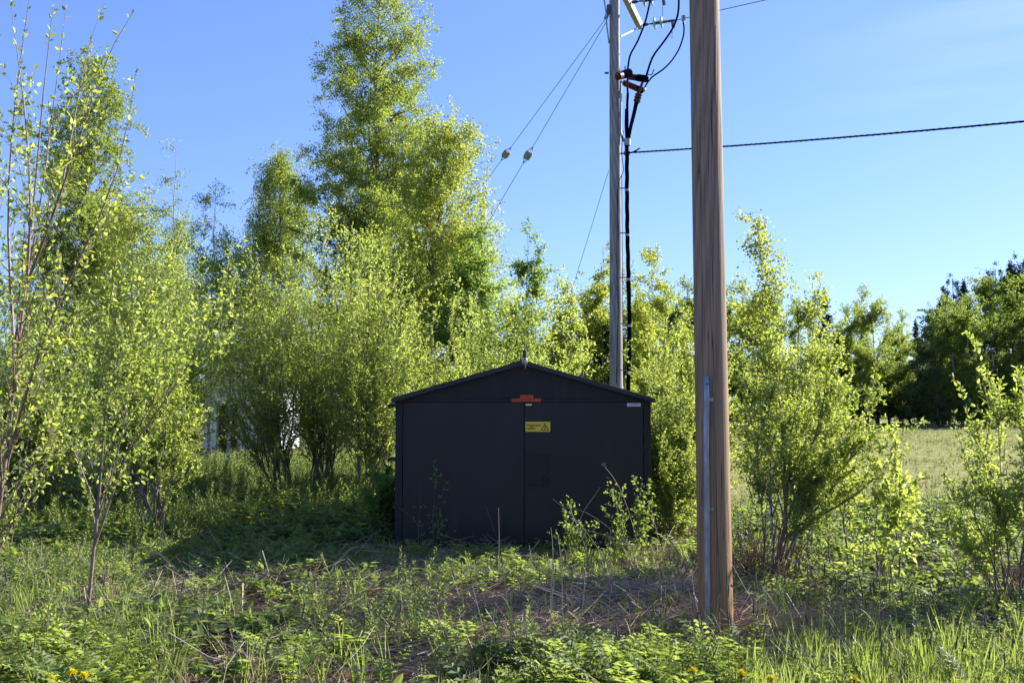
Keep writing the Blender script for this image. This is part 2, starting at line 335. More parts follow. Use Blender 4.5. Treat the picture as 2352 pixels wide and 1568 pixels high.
# ------------------------------------------------------------------ transformer kiosk
YF = 10.9
def fx(px): return float(P(px, 1000, YF)[0])
def fz(py): return float(P(1200, py, YF)[2])
M['paint'] = noise_mat('dark_paint', [(.35,(.017,.016,.0165)),(.6,(.022,.020,.020)),(.8,(.035,.032,.029))], (1.5,1,.4), 4, .5, 9, spec=.25)
M['paint_door'] = noise_mat('dark_door_paint', [(.35,(.0155,.0145,.015)),(.62,(.020,.0185,.019)),(.8,(.034,.030,.027))], (1.2,1,.5), 3, .42, 9, spec=.3)
M['roof'] = noise_mat('dark_roof', [(.3,(.012,.012,.014)),(.7,(.02,.02,.024))], (1,1,1), 3, .4, 3)
M['gap'] = mat('dark_gap', (.003,.003,.003), .9)
M['galv'] = noise_mat('galvanised_steel', [(.35,(.22,.24,.25)),(.55,(.31,.33,.345)),(.7,(.40,.425,.44))], (1,1,.3), 22, .45, 6, metal=.55)
M['orange'] = noise_mat('orange_plate', [(.3,(.72,.09,.01)),(.7,(.82,.13,.015))], (1,1,1), 8, .5)
M['dark_red'] = mat('dark_red_letter', (.035,.006,.005), .6)
M['yellow'] = noise_mat('yellow_plate', [(.3,(.72,.50,.025)),(.7,(.8,.57,.035))], (1,1,1), 5, .45)
M['pale_yellow'] = mat('pale_yellow_plate', (.72,.66,.25), .5)
M['white_plate'] = mat('white_plate', (.62,.66,.72), .4)
M['black'] = mat('black', (.008,.008,.008), .5)
M['blue_ink'] = mat('blue_ink', (.03,.05,.16), .5)
M['rivet'] = mat('rivet', (.55,.55,.5), .35, metal=.7)

def letters(txt, x0, x1, z0, z1, y, material, parent, name='lettering', bold=.0, spacing=1.):
    cu = bpy.data.curves.new(name, 'FONT'); cu.body = txt; cu.size = 1; cu.extrude = .004; cu.offset = bold; cu.space_character = spacing; cu.resolution_u = 3
    o = bpy.data.objects.new(name, cu); C.objects.link(o); bpy.context.view_layer.update()
    me = bpy.data.meshes.new_from_object(o); bpy.data.objects.remove(o)
    co = np.empty(len(me.vertices) * 3); me.vertices.foreach_get('co', co); co = co.reshape(-1, 3)
    a, b = co.min(0), co.max(0)
    x = x0 + (co[:, 0] - a[0]) / (b[0] - a[0]) * (x1 - x0); z = z0 + (co[:, 1] - a[1]) / (b[1] - a[1]) * (z1 - z0)
    yy = y - .0012 + (co[:, 2] > 0) * -.0012
    par = np.array(parent['_w']) if '_w' in parent else np.zeros(3)
    me.vertices.foreach_set('co', (np.stack([x, yy, z], 1) - par).astype(np.float32).ravel()); me.update()
    me.materials.clear(); me.materials.append(material)
    q = bpy.data.objects.new(name, me); C.objects.link(q); q.parent = parent; return q

def kiosk():
    b0 = np.array((fx(1201), YF, 0.))
    root = empty('transformer_kiosk', b0, 'dark grey metal transformer kiosk with gabled roof and double doors', 'kiosk')
    L = dict(loc=b0)
    def part(mb, name, m, par=root, **k):
        o = mb.build(name, m, par, loc=b0, **k); return o
    xl, xr = fx(908), fx(1495); zt = fz(911); zr = fz(838); xc = fx(1201); D = 2.5
    dl, dr, dm = fx(925), fx(1478), fx(1204); dt = fz(924); db = fz(1252)
    w = MB(); t = .05
    w.box((xl, YF, 0.03), (dl - .004, YF + t, zt)); w.box((dr + .004, YF, .03), (xr, YF + t, zt))
    w.box((dl - .004, YF + .001, dt + .005), (dr + .004, YF + t, zt))
    w.box((xl, YF + t, .03), (xl + t, YF + D, zt)); w.box((xr - t, YF + t, .03), (xr, YF + D, zt)); w.box((xl + t, YF + D - t, .03), (xr - t, YF + D, zt))
    for k in range(9):                                   # vertical ribs of the side walls
        y = YF + .18 + k * .27
        w.box((xr, y, .08), (xr + .012, y + .09, zt - .03)); w.box((xl - .012, y, .08), (xl, y + .09, zt - .03))
    part(w, 'wall', M['paint'])
    g = MB(); g.prism([(xl + .02, zt - .012), (xr - .02, zt - .012), (xc, zr - .012)], YF - .012, YF + .04); part(g, 'gable', M['paint'])
    bl = MB(); bl.box((dl, YF + .03, db), (dr, YF + .04, dt + .004)); part(bl, 'door_gap', M['gap'])
    d = MB(); d.box((dl + .004, YF - .004, db), (dm - .0025, YF + .028, dt)); ld = part(d, 'door', M['paint_door'])
    d = MB(); d.box((dm + .0025, YF - .006, db), (dr - .004, YF + .028, dt)); rd = part(d, 'door', M['paint_door'])
    for o in (ld, rd):
        bm = o.modifiers.new('bevel', 'BEVEL'); bm.width = .004; bm.segments = 2
    h = MB(); hx, hz = fx(1209), fz(1110)
    h.box((hx, YF - .012, hz - .045), (hx + .27, YF - .007, hz + .33)); h.box((hx + .005, YF - .03, hz - .005), (hx + .22, YF - .013, hz + .02)); h.tubes([(hx + .2, YF - .008, hz + .05), (hx + .2, YF - .045, hz + .05)], [[.025, .02]], 12, True)
    o = h.build('door_handle', M['paint'], rd, loc=b0)
    for k, pz in enumerate((990, 1030, 1150)):
        for side, dd in ((dl, ld), (dr, rd)):
            hh = MB(); hh.tubes([(side, YF - .008, fz(pz) - .04), (side, YF - .008, fz(pz) + .04)], [[.007, .007]], 8, True); hh.build('hinge', M['paint'], dd, loc=b0)
    pl = MB(); pl.box((xl + .03, YF + .01, -.12), (xr - .03, YF + D - .03, .028)); pl.box((dl, YF - .018, db - .075), (dr, YF + .03, db - .02)); part(pl, 'plinth', M['roof'])
    # roof: two slopes with thickness and a fascia at the front edge
    ol, orr = fx(900), fx(1503); oz = fz(915) ; rz = fz(829); th = .045; yf, yb = YF - .09, YF + D + .08
    for sgn, ex in ((-1, ol), (1, orr)):
        r = MB(); a = [(xc, rz - th), (xc, rz), (ex, oz), (ex, oz - th)]
        if sgn > 0: a = a[::-1]
        a = a[::-1]
        r.prism(a, yf, yb)
        # standing seams on top
        for k in range(7):
            y = yf + .2 + k * .36; sl = (oz - rz) / (ex - xc)
            v = [(xc + sgn * .05, y, rz + sl * sgn * .05 + .002), (ex - sgn * .01, y, oz - sl * sgn * .01 + .002)]
            r.tubes(v, [[.012, .012]], 4, True)
        ro = part(r, 'roof_slope', M['roof'])
    rc = MB(); sl = (oz - rz) / (orr - xc)
    n_ = .16
    rc.prism([(xc - n_, rz - n_ * abs(sl) + .003), (xc, rz + .003), (xc + n_, rz - n_ * abs(sl) + .003), (xc + n_, rz - n_ * abs(sl) + .02), (xc, rz + .024), (xc - n_, rz - n_ * abs(sl) + .02)][::1], yf + .25, yb - .1)
    rc.prism([(xc - .32, rz - .32 * abs(sl) + .004), (xc - .1, rz - .1 * abs(sl) + .004), (xc - .1, rz + .026), (xc - .24, rz - .05)], yf + .9, yb - .4)
    part(rc, 'ridge_cap', M['roof'])
    for pz in (931, 1058):
        lg = MB(); z = fz(pz); lg.box((xl - .115, YF + .35, z - .022), (xl, YF + .42, z + .022)); lg.box((xl - .125, YF + .33, z - .03), (xl - .115, YF + .44, z + .01)); part(lg, 'lifting_lug', M['roof'])
    # indicator lamp on the gable tip
    ix = fx(1205); iz = fz(840)
    lb = MB(); zz = np.array([0, .008, .02, .055, .078]) + iz + .005
    lb.tubes(np.stack([np.full(5, ix), np.full(5, YF - .13), zz], 1), [[.006, .022, .029, .03, .027]], 14, True)
    glass = bpy.data.materials.new('lamp_glass'); glass.use_nodes = True; gb = glass.node_tree.nodes['Principled BSDF']
    gb.inputs['Base Color'].default_value = (.75,.8,.7,1); gb.inputs['Roughness'].default_value = .15; gb.inputs['Transmission Weight'].default_value = .7; gb.inputs['IOR'].default_value = 1.2
    lamp = part(lb, 'indicator_lamp', glass, smooth=True)
    cp = MB(); cp.tubes([(ix, YF - .13, iz + .084), (ix, YF - .13, iz + .165)], [[.026, .020]], 14, True); cp.build('lamp_cap', M['black'], lamp, loc=b0)
    br = MB(); br.tubes([(ix + .008, YF - .165, iz - .03), (ix + .008, YF - .165, iz + .09)], [[.004, .004]], 6, True); br.tubes([(ix, YF - .12, iz + .08), (ix, YF + .0, iz + .02)], [[.006, .006]], 6, True); br.build('lamp_bracket', M['galv'], lamp, loc=b0)
    # plates
    def plate(name, x0, x1, y0, y1, m, depth=.004, yy=YF - .0065):
        mb = MB(); mb.box((fx(x0), yy - depth, fz(y1)), (fx(x1), yy, fz(y0))); o = part(mb, name, m); o['_w'] = list(b0); return o, yy - depth
    p, y = plate('number_plate', 1194.5, 1224.5, 907, 914.6, M['orange'], .003, YF - .0125)
    p['label'] = 'orange number plate above the doors'
    letters('M37027', fx(1195.6), fx(1219), fz(913.6), fz(908.2), y, M['dark_red'], p, bold=-.005, spacing=1.25)
    p, y = plate('address_plate', 1175.5, 1242, 915, 922.4, M['orange'], .003, YF + .0005)
    letters('HEVOSNEVANTIE  10', fx(1176.6), fx(1240.8), fz(921.6), fz(916), y, M['dark_red'], p, bold=-.005, spacing=1.25)
    p, y = plate('small_yellow_plate', 1207.5, 1221.5, 927.3, 931, M['pale_yellow'])
    p, y = plate('warning_sign', 1206.8, 1264, 968, 991, M['yellow'])
    letters('Hengenvaara', fx(1209.8), fx(1242.3), fz(979.8), fz(973.2), y, M['black'], p, bold=.008)
    letters('Livsfara', fx(1209.8), fx(1229.6), fz(985.8), fz(980.6), y, M['black'], p, bold=.008)
    cx_, cz_ = 1251.5, 981
    def tri(s): return [(fx(cx_ - 9.6 * s), fz(987.8 - (1 - s) * 5.5)), (fx(cx_ + 9.6 * s), fz(987.8 - (1 - s) * 5.5)), (fx(cx_), fz(971.2 + (1 - s) * 10.8))]
    o_, i_ = tri(1), tri(.74)
    tr = MB(); v = [(x, y - .002, z) for x, z in o_] + [(x, y - .002, z) for x, z in i_]
    tr.raw(v, [[k, (k + 1) % 3, 3 + (k + 1) % 3, 3 + k] for k in range(3)])
    bolt = [(1251.6, 975.6), (1249.6, 981.6), (1252.0, 980.6), (1250.9, 984.0), (1250.2, 983.6), (1251.2, 986.2), (1252.8, 983.9), (1252.0, 984.0), (1253.8, 979.2), (1251.3, 980.2), (1252.6, 975.6)]
    tr.raw([(fx(a), y - .002, fz(b)) for a, b in bolt], [list(range(len(bolt)))])
    sy = tr.build('hazard_symbol', M['black'], p, loc=b0)
    for a in (1208.6, 1235.5, 1262.2):
        for b in (970, 989.4):
            rv = MB(); rv.tubes([(fx(a), y + .001, fz(b)), (fx(a), y - .003, fz(b))], [[.0035, .003]], 8, True); rv.build('rivet', M['rivet'], p, loc=b0)
    p, y = plate('maker_plate', 1440.7, 1472, 925.3, 933, M['white_plate'])
    letters('KL INDUSTRI AB', fx(1449), fx(1468.6), fz(929.8), fz(927.2), y, M['blue_ink'], p, bold=.02)
    lgm = MB(); lgm.raw([(fx(a), y - .002, fz(b)) for a, b in [(1443.6, 927.2), (1446.2, 928.4), (1449, 930), (1449, 930.6), (1446.4, 929.4), (1443.6, 930.6), (1445, 928.9)]], [[0, 1, 5, 6][::-1], [1, 2, 3, 4][::-1]]); lgm.build('logo_mark', M['blue_ink'], p, loc=b0)
    for o in root.children:
        if '_w' in o: del o['_w']
kiosk()

# ------------------------------------------------------------------ wooden poles
def wood_mat(name, lo, mid, hi, warm=None):
    m = bpy.data.materials.new(name); m.use_nodes = True; t = m.node_tree; b = t.nodes['Principled BSDF']
    tc = t.nodes.new('ShaderNodeTexCoord'); L = t.links.new
    def mapped(sc):
        mp = t.nodes.new('ShaderNodeMapping'); mp.inputs['Scale'].default_value = sc; L(tc.outputs['Object'], mp.inputs[0]); return mp
    n1 = t.nodes.new('ShaderNodeTexNoise'); n1.inputs['Scale'].default_value = 1; n1.inputs['Detail'].default_value = 8; L(mapped((130, 130, 3.)).outputs[0], n1.inputs[0])
    wv = t.nodes.new('ShaderNodeTexWave'); wv.wave_type = 'RINGS'; wv.rings_direction = 'SPHERICAL'; wv.inputs['Scale'].default_value = 9; wv.inputs['Distortion'].default_value = 3.5; wv.inputs['Detail'].default_value = 2; wv.inputs['Detail Scale'].default_value = .8
    L(mapped((5, 5, .11)).outputs[0], wv.inputs[0])
    hf = t.nodes.new('ShaderNodeMath'); hf.operation = 'MULTIPLY_ADD'; hf.inputs[1].default_value = .6; hf.inputs[2].default_value = .2; L(n1.outputs[0], hf.inputs[0])
    ad = t.nodes.new('ShaderNodeMath'); ad.operation = 'MULTIPLY_ADD'; ad.inputs[1].default_value = .22; L(wv.outputs['Fac'], ad.inputs[0]); L(hf.outputs[0], ad.inputs[2])
    r = ramp(t, [(.35, lo), (.62, mid), (.9, hi)]); L(ad.outputs[0], r.inputs[0])
    # drying cracks
    cn = t.nodes.new('ShaderNodeTexNoise'); cn.inputs['Scale'].default_value = 1; cn.inputs['Detail'].default_value = 2; cn.inputs['Distortion'].default_value = .3; L(mapped((34, 34, .38)).outputs[0], cn.inputs[0])
    cr = t.nodes.new('ShaderNodeValToRGB'); e = cr.color_ramp.elements; e[0].position = .486; e[0].color = (1,1,1,1); e[1].position = .5; e[1].color = (.12,.12,.12,1); k = e.new(.514); k.color = (1,1,1,1)
    L(cn.outputs[0], cr.inputs[0])
    gate = t.nodes.new('ShaderNodeTexNoise'); gate.inputs['Scale'].default_value = 1; L(mapped((9, 9, .9)).outputs[0], gate.inputs[0])
    gr = t.nodes.new('ShaderNodeMapRange'); gr.inputs[1].default_value = .42; gr.inputs[2].default_value = .5; L(gate.outputs[0], gr.inputs[0])
    mu = t.nodes.new('ShaderNodeMix'); mu.data_type = 'RGBA'; mu.blend_type = 'MULTIPLY'; L(gr.outputs[0], mu.inputs[0]); L(r.outputs[0], mu.inputs[6]); L(cr.outputs[0], mu.inputs[7])
    last = mu.outputs[2]
    if warm:  # fresher brown wood plus bounced light painted into the colour, stronger towards the foot
        sx = t.nodes.new('ShaderNodeSeparateXYZ'); L(tc.outputs['Object'], sx.inputs[0])
        mr = t.nodes.new('ShaderNodeMapRange'); mr.inputs[1].default_value = 2.6; mr.inputs[2].default_value = .2; L(sx.outputs[2], mr.inputs[0])
        m2 = t.nodes.new('ShaderNodeMix'); m2.data_type = 'RGBA'; m2.blend_type = 'MULTIPLY'; L(mr.outputs[0], m2.inputs[0]); L(last, m2.inputs[6]); m2.inputs[7].default_value = (*warm, 1); last = m2.outputs[2]
    L(last, b.inputs['Base Color']); b.inputs['Roughness'].default_value = .8; b.inputs['Specular IOR Level'].default_value = .3
    bu = t.nodes.new('ShaderNodeBump'); bu.inputs['Strength'].default_value = .55; bu.inputs['Distance'].default_value = .006; L(ad.outputs[0], bu.inputs['Height'])
    b2 = t.nodes.new('ShaderNodeBump'); b2.inputs['Strength'].default_value = .7; b2.inputs['Distance'].default_value = .01; L(cr.outputs[0], b2.inputs['Height']); L(bu.outputs[0], b2.inputs['Normal']); L(b2.outputs[0], b.inputs['Normal'])
    return m
M['pole_brown'] = wood_mat('brown_pole_wood', (.17,.12,.076), (.28,.2,.135), (.37,.275,.2), (1.12, .88, .6))
M['pole_grey'] = wood_mat('grey_pole_wood', (.17,.155,.14), (.31,.29,.27), (.42,.40,.38))
def pole_mesh(px0, py0, px1, py1, d, r_base, r_top, h, seed, sides=40):
    rng = np.random.default_rng(seed)
    b = P(px0, py0, d); t = P(px1, py1, d); k = (t - b) / (t[2] - b[2])
    b = b - k * (b[2] + .0); n = 60
    z = np.linspace(-.3, h, n); pts = b[None] + k[None] * z[:, None]
    th = np.arange(sides) / sides * 2 * pi
    R = np.interp(z, [-.3, h], [r_base, r_top])
    pr = 1 + .014 * np.sin(th * 3 + 1)[None] + .008 * np.sin(th[None] * 5 + z[:, None] * .5) + .004 * np.sin(th[None] * 9 + z[:, None] * .7 + 2)
    mb = MB(); mb.tubes(pts, R[None], sides, True, prof=pr); return mb, b, k
near, nb, nk = pole_mesh(1645, 1470, 1618, 0, 6.8, .1175, .088, 9.2, 3)
root = empty('utility_pole', nb, 'thick brown wooden pole in front with a grey steel pipe up its side', 'utility pole')
near.build('pole_shaft', M['pole_brown'], root, loc=nb, smooth=True)
cd = 6.8 - .115; pb = P(1626, 1500, cd); pt = P(1622, 862, cd); pb = pb + (pb - pt) * .04
c = MB(); c.tubes(bend(pb, pt, 12, (0, 0, 0), np.random.default_rng(1), .0012), np.full((1, 12), .0195), 16, True); pipe = c.build('cable_pipe', M['galv'], root, loc=nb, smooth=True)
tape = MB(); q = P(1625.5, 881, cd - .019); tape.box((q[0] - .013, q[1] - .003, q[2] - .003), (q[0] + .008, q[1] + .004, q[2] + .003)); tape.build('tape_mark', M['black'], pipe, loc=nb)
for py in (917, 1168):
    q = P(1624, py, cd); cl = MB()
    cl.tubes([(q[0], q[1], q[2] - .012), (q[0], q[1], q[2] + .012)], [[.0215, .0215]], 14, True)
    cl.box((q[0] + .018, q[1] + .003, q[2] - .013), (q[0] + .045, q[1] + .012, q[2] + .011)); cl.box((q[0] - .034, q[1] + .012, q[2] - .011), (q[0] - .018, q[1] + .024, q[2] + .011))
    cl.tubes([(q[0] + .036, q[1] + .004, q[2]), (q[0] + .036, q[1] - .006, q[2])], [[.006, .006]], 6, True)
    cl.build('pipe_clip', M['galv'], root, loc=nb)

DB = 17.9
far, fb, fk = pole_mesh(1415.5, 880, 1411.5, 0, DB, .128, .088, 10.4, 5, 28)
proot = empty('utility_pole', fb, 'grey weathered wooden power pole rising behind the kiosk with crossarm and cables', 'utility pole')
far.build('pole_shaft', M['pole_grey'], proot, loc=fb, smooth=True)
M['arm'] = noise_mat('painted_arm_steel', [(.3,(.24,.26,.31)),(.7,(.32,.34,.40))], (1,1,1), 10, .45)
def pathR(pts, r): pts = resample(pts, 14); return pts, np.full((1, len(pts)), r)
A0 = P(1380, -48, DB - .9); A0[2] = 9.02; A1 = P(1470, 60, 19.75); zA = A1[2]; A0[2] = zA
def beam(mb, a, b, hw, hh):
    a, b = np.array(a), np.array(b); t = nrm(b - a); s_ = nrm(np.cross(t, [0, 0, 1])); u = np.cross(s_, t)
    v = [p + s_ * i * hw + u * j * hh for p in (a, b) for i, j in ((-1, -1), (1, -1), (1, 1), (-1, 1))]
    mb.add(v, [(0,1,2,3),(7,6,5,4),(0,4,5,1),(1,5,6,2),(2,6,7,3),(3,7,4,0)])
off = np.array((.14, .05, 0)); pc = fb + fk * zA
armdir = nrm((A1 - (pc + off)) * [1, 1, 0]); A0 = pc + off - armdir * 1.5; A0[2] = zA
m_ = MB(); beam(m_, A0, A1, .05, .075); m_.build('crossarm', M['arm'], proot, loc=fb)
m_ = MB(); beam(m_, P(1462, 66, 19.5), P(1424, 84, DB), .02, .012); m_.build('arm_brace', M['galv'], proot, loc=fb)
M['glass_disc'] = bpy.data.materials.new('insulator_glass'); M['glass_disc'].use_nodes = True
gb = M['glass_disc'].node_tree.nodes['Principled BSDF']; gb.inputs['Base Color'].default_value = (.62,.85,.78,1); gb.inputs['Roughness'].default_value = .12; gb.inputs['Transmission Weight'].default_value = .45; gb.inputs['IOR'].default_value = 1.45
M['iron'] = noise_mat('dull_iron', [(.3,(.05,.05,.05)),(.7,(.13,.13,.13))], (1,1,1), 12, .5, metal=.4)
M['cable'] = mat('black_cable', (.004,.005,.009), .9, .0)
M['wire'] = mat('bare_wire', (.07,.075,.085), .45, metal=.5)
M['red_rubber'] = noise_mat('red_silicone', [(.3,(.05,.006,.006)),(.7,(.10,.01,.01))], (1,1,1), 8, .42)
perp = np.array((armdir[1], -armdir[0], 0))
def insulator(a, par):
    """two-disc glass tension string pointing along the line"""
    d = nrm(perp + [0, 0, .03]); m = MB()
    st = [0, .05, .1, .12, .2, .23, .3, .36, .40, .5, .6, .66]
    rr = [.03, .035, .03, .012, .02, .045, .03, .045, .03, .025, .03, .02]
    m.tubes([a + d * s_ for s_ in st], [rr], 8, True)
    m.tubes([a + d * .6 + [0, 0, -.02], a + d * .62 + [0, 0, -.14]], [[.03, .035]], 6, True); m.tubes([a + d * .6 + [0, 0, -.12], a + d * .59 + [0, 0, -.36]], [[.008, .008]], 5, True)
    o = m.build('insulator_string', M['iron'], par, loc=fb)
    for s_ in (.235, .375):
        g = MB(); g.tubes([a + d * (s_ + e) for e in (-.03, -.01, .0, .02, .028, .03)], [[.04, .08, .122, .128, .1, .05]], 20, True); g.build('glass_disc', M['glass_disc'], o, loc=fb, smooth=True)
    return a + d * .66
tipA = insulator(A1 + perp * .06 - armdir * .03, proot)
midp = A1 - armdir * 1.22; tipB = insulator(midp + perp * .06, proot)
def line(name, label, pts, r, cat='power line', group=None, m='wire', sag=.12):
    e = MB(); p_ = [np.asarray(a, float) for a in pts]
    e.tubes(bend(p_[0], p_[1], 16, (0, 0, -sag)), np.full((1, 16), r), 5); o = e.build(name, M[m], None, loc=p_[0]); return tag(o, label, cat, group)
L1e = P(1820, -11, 18.2)
line('overhead_wire', 'thin bare wire running right from the outer glass insulator past the brown pole', (tipA, tipA + (P(1760, 0, 18.3) - tipA) * 3.2), .008, sag=.0)
line('overhead_wire', 'thin bare wire leaving the upper glass insulator beside the grey pole', (tipB, tipB + (P(1760, 0, 18.3) - tipA) * 3.2), .008, sag=.0)
cm = MB(); q = P(1570, 42, 18.9); cm.box(q - [.035, .03, .05], q + [.03, .03, .05]); cm.tubes([q + [0, 0, -.05], q + [0, 0, -.11]], [[.02, .025]], 8, True); cm.build('wire_clamp', M['galv'], proot, loc=fb)
def cab(pts, r, name='jumper_cable', par=proot, m='cable', n=18, sides=8):
    e = MB(); e.tubes(resample(pts, n), np.full((1, n), r), sides, True); return e.build(name, M[m], par, loc=fb, smooth=True)
cab([P(1499, -40, 18), P(1494, 0, 18), P(1483, 50, 18), P(1465, 95, 18), P(1446, 128, 17.8), P(1441, 165, 17.7)], .017)
cab([P(1552, -60, 18.2), P(1560, 0, 18.2), P(1558, 35, 18.2), P(1545, 68, 18.1), P(1520, 103, 18), P(1498, 130, 17.9), P(1484, 176, 17.8)], .019)
cab([P(1570, 52, 18.9), P(1572, 75, 18.8), P(1562, 110, 18.6), P(1545, 138, 18.4), P(1524, 160, 18.2), P(1495, 178, 18), P(1481, 200, 17.9)], .015)
cab([P(1386, -10, 17.8), P(1392, 30, 17.8), P(1394, 62, 17.8), P(1399, 100, 17.85)], .014, 'earth_strap', m='galv')
cab([P(1398, 12, 17.85), P(1397, 28, 17.85), P(1391, 44, 17.85)], .035, 'guy_bracket', m='iron')
cab([P(1389, 168, 17.85), P(1398, 168, 17.85)], .02, 'bolt', m='iron'); 
# terminations: ribbed red bodies with black hoods
def term(a, b, red, name='cable_termination', rad=.062, ribs=7):
    a, b = np.array(a), np.array(b); m = MB(); n = 60; s_ = np.linspace(0, 1, n); pts = a[None] * (1 - s_[:, None]) + b[None] * s_[:, None]
    rr = np.where(s_ < red, rad * (.74 + .22 * np.sign(np.sin(s_ / red * ribs * 2 * pi))) if ribs else rad, rad * 1.05)
    rr[:3] *= (.4, .75, .9); rr[-4:] *= (.95, .85, .7, .35)
    k = int(n * red)
    m.tubes(pts[:k + 1], rr[None, :k + 1], 14, True, m=0); m.tubes(pts[k:] , rr[None, k:], 14, True, m=1)
    return m.build(name, [M['red_rubber'], M['cable']], proot, loc=fb, smooth=False)
term(P(1418, 176, 17.2), P(1447, 167, 17.5), .3, ribs=0, rad=.072)
term(P(1443, 176, 17.9), P(1487, 182, 17.6), .5, ribs=6)
term(P(1432, 190, 18.2), P(1477, 209, 17.9), .78, ribs=8)
cab([P(1478, 209, 17.9), P(1480, 203, 17.9)], .03, 'hood_clip', m='galv', n=3)
term(P(1467, 216, 17.8), P(1462, 237, 17.8), .98, ribs=3, rad=.07)
cab([P(1418, 182, 17.75), P(1428, 178, 17.75)], .03, 'termination_bracket', m='galv', n=4)
cab([P(1426, 186, 17.78), P(1425.5, 250, 17.78), P(1425, 305, 17.78), P(1427, 312, 17.78), P(1434, 326, 17.8)], .022, 'mounting_strip', m='galv')
cab([P(1442, 172, 17.55), P(1441, 196, 17.6), P(1442, 215, 17.7)], .02, 'core_sleeve', m='red_rubber')
cab([P(1478, 184, 17.65), P(1470, 205, 17.7), P(1463, 218, 17.75), P(1460, 236, 17.8)], .024, 'core_sleeve', m='red_rubber')
cab([P(1442, 214, 17.7), P(1440.5, 240, 17.75), P(1441, 275, 17.8), P(1440, 325, 17.8)], .024, 'cable_core')
cab([P(1461, 232, 17.8), P(1455, 262, 17.8), P(1448, 290, 17.8), P(1442, 325, 17.8)], .027, 'cable_core')
cab([P(1464, 236, 17.85), P(1458, 262, 17.85), P(1450, 292, 17.85), P(1444, 325, 17.85)], .02, 'cable_core')
cab([P(1437, 250, 17.9), P(1436, 285, 17.9), P(1438, 325, 17.9)], .014, 'cable_core')
cab([P(1436, 152, 17.7), P(1435, 172, 17.7)], .01, 'earth_rod', n=4); cab([P(1484, 177, 17.8), P(1487, 171, 17.8), P(1497, 173, 17.8), P(1502, 160, 17.8)], .009, 'earth_rod', n=12)
# big twisted feeder cable: three cores wound round each other
def twisted(pts, r, turns, name, par, base, core=None, nc=3, tag_=None):
    pts = resample(pts, 120); core = core or r * .55; T = nrm(np.gradient(pts, axis=0)); A = nrm(np.cross(T, [.3, 1, .2])); B_ = np.cross(T, A); m = MB(); ph = np.linspace(0, turns * 2 * pi, 120)
    for k in range(nc):
        a = ph + k * 2 * pi / nc; m.tubes(pts + (np.cos(a)[:, None] * A + np.sin(a)[:, None] * B_) * (r - core), np.full((1, 120), core), 8)
    return m.build(name, M['cable'], par, loc=base, smooth=True)
twisted([P(1440, 322, 17.75), P(1440, 440, 17.75), P(1441, 540, 17.75), P(1444, 650, 17.75), P(1446, 745, 17.75), P(1443, 890, 17.75), P(1440, 1000, 17.75)], .040, 5, 'feeder_cable', proot, fb, core=.025)
for py, x in ((437, 1440.5), (540, 1441.5), (642, 1444), (748, 1446), (855, 1444)):
    b_ = MB(); q = P(x, py, 17.75); b_.tubes([q - [0, 0, .022], q + [0, 0, .022]], [[.043, .043]], 14, True); b_.box(q + [-.16, .0, .03], q + [-.03, .02, .05]); b_.build('cable_clip', M['galv'], proot, loc=fb)
for py in (327,):
    q = P(1441, py, 17.75); b_ = MB(); b_.tubes([q - [0, 0, .06], q + [0, 0, .06]], [[.06, .06]], 14, True); b_.build('cable_clamp', M['galv'], proot, loc=fb)
q = P(1440, 352, 17.75); b_ = MB(); b_.tubes([P(1424, 353, 17.75), q], [[.014, .014]], 8, True); b_.box(q - [.055, .03, .03], q + [.05, .03, .03]); b_.build('line_bracket', M['iron'], proot, loc=fb)
cab([P(1432, 300, 17.7), P(1427, 345, 17.7), P(1430, 372, 17.7), P(1434, 395, 17.7), P(1422, 410, 17.7), P(1418, 440, 17.72), P(1417, 600, 17.74), P(1420, 700, 17.74), P(1416, 880, 17.74)], .007, 'earth_wire', n=60, sides=5)
cab([P(1428, 400, 17.75), P(1429.5, 600, 17.75), P(1432, 880, 17.75)], .006, 'earth_wire', n=30, sides=5)
# twisted service cable to the right
a, b = P(1442, 351, 17.7), P(2352, 268, 13.2); e_ = a + (b - a) * 1.6
pts = bend(a, e_, 30, (0, 0, -.07))
m_ = twisted(pts, .0175, 34, 'service_cable', None, a, core=.0092, nc=3); tag(m_, 'twisted black service cable strung right from the grey pole behind the brown pole', 'cable')
m_.data.name = 'service_cable'
cab([P(1450, 351, 17.7), P(1462, 345, 17.7), P(1470, 341, 17.7)], .01, 'cable_tail', n=6); cab([P(1455, 349, 17.7), P(1464, 346, 17.7), P(1467, 340, 17.7)], .008, 'cable_tail', n=6)
# guy wires
def guy(p0, pi_, p1, label):
    ww = MB(); o0 = np.array(p0)
    for a_, b_ in ((p0, pi_), (pi_, p1)): ww.tubes(np.stack([np.array(a_), np.array(b_)]), [[.006, .006]], 5)
    g = tag(ww.build('guy_wire', M['wire'], None, loc=o0), label, 'guy wire', 'guy wires of the grey pole')
    if pi_ is not None:
        d = nrm(np.array(p0) - np.array(p1)); i_ = MB()
        # grooved block: octagonal body with domed ends
        s_ = [-.09, -.085, -.05, .05, .085, .09]; r_ = [.03, .062, .075, .075, .062, .03]
        sd_ = 16; th = np.arange(sd_) / sd_ * 2 * pi; pr = np.ones((6, sd_)); pr[:, 3:5] = .72; pr[:, 11:13] = .72
        i_.tubes([np.array(pi_) + d * k for k in s_], [r_], sd_, True, prof=pr)
        # the wire loops either end
        sdv = nrm(np.cross(d, [0, 1, 0]))
        i_.build('insulator', M['galv'] if False else M['concrete'], g, loc=o0)
        for sg in (1, -1):
            lp = MB()
            for k in (-1, 1): lp.tubes([np.array(pi_) + d * .085 * sg + sdv * .045 * k, np.array(pi_) + d * .2 * sg], [[.006, .006]], 5)
            lp.build('wire_loop', M['wire'], g, loc=o0)
    return g
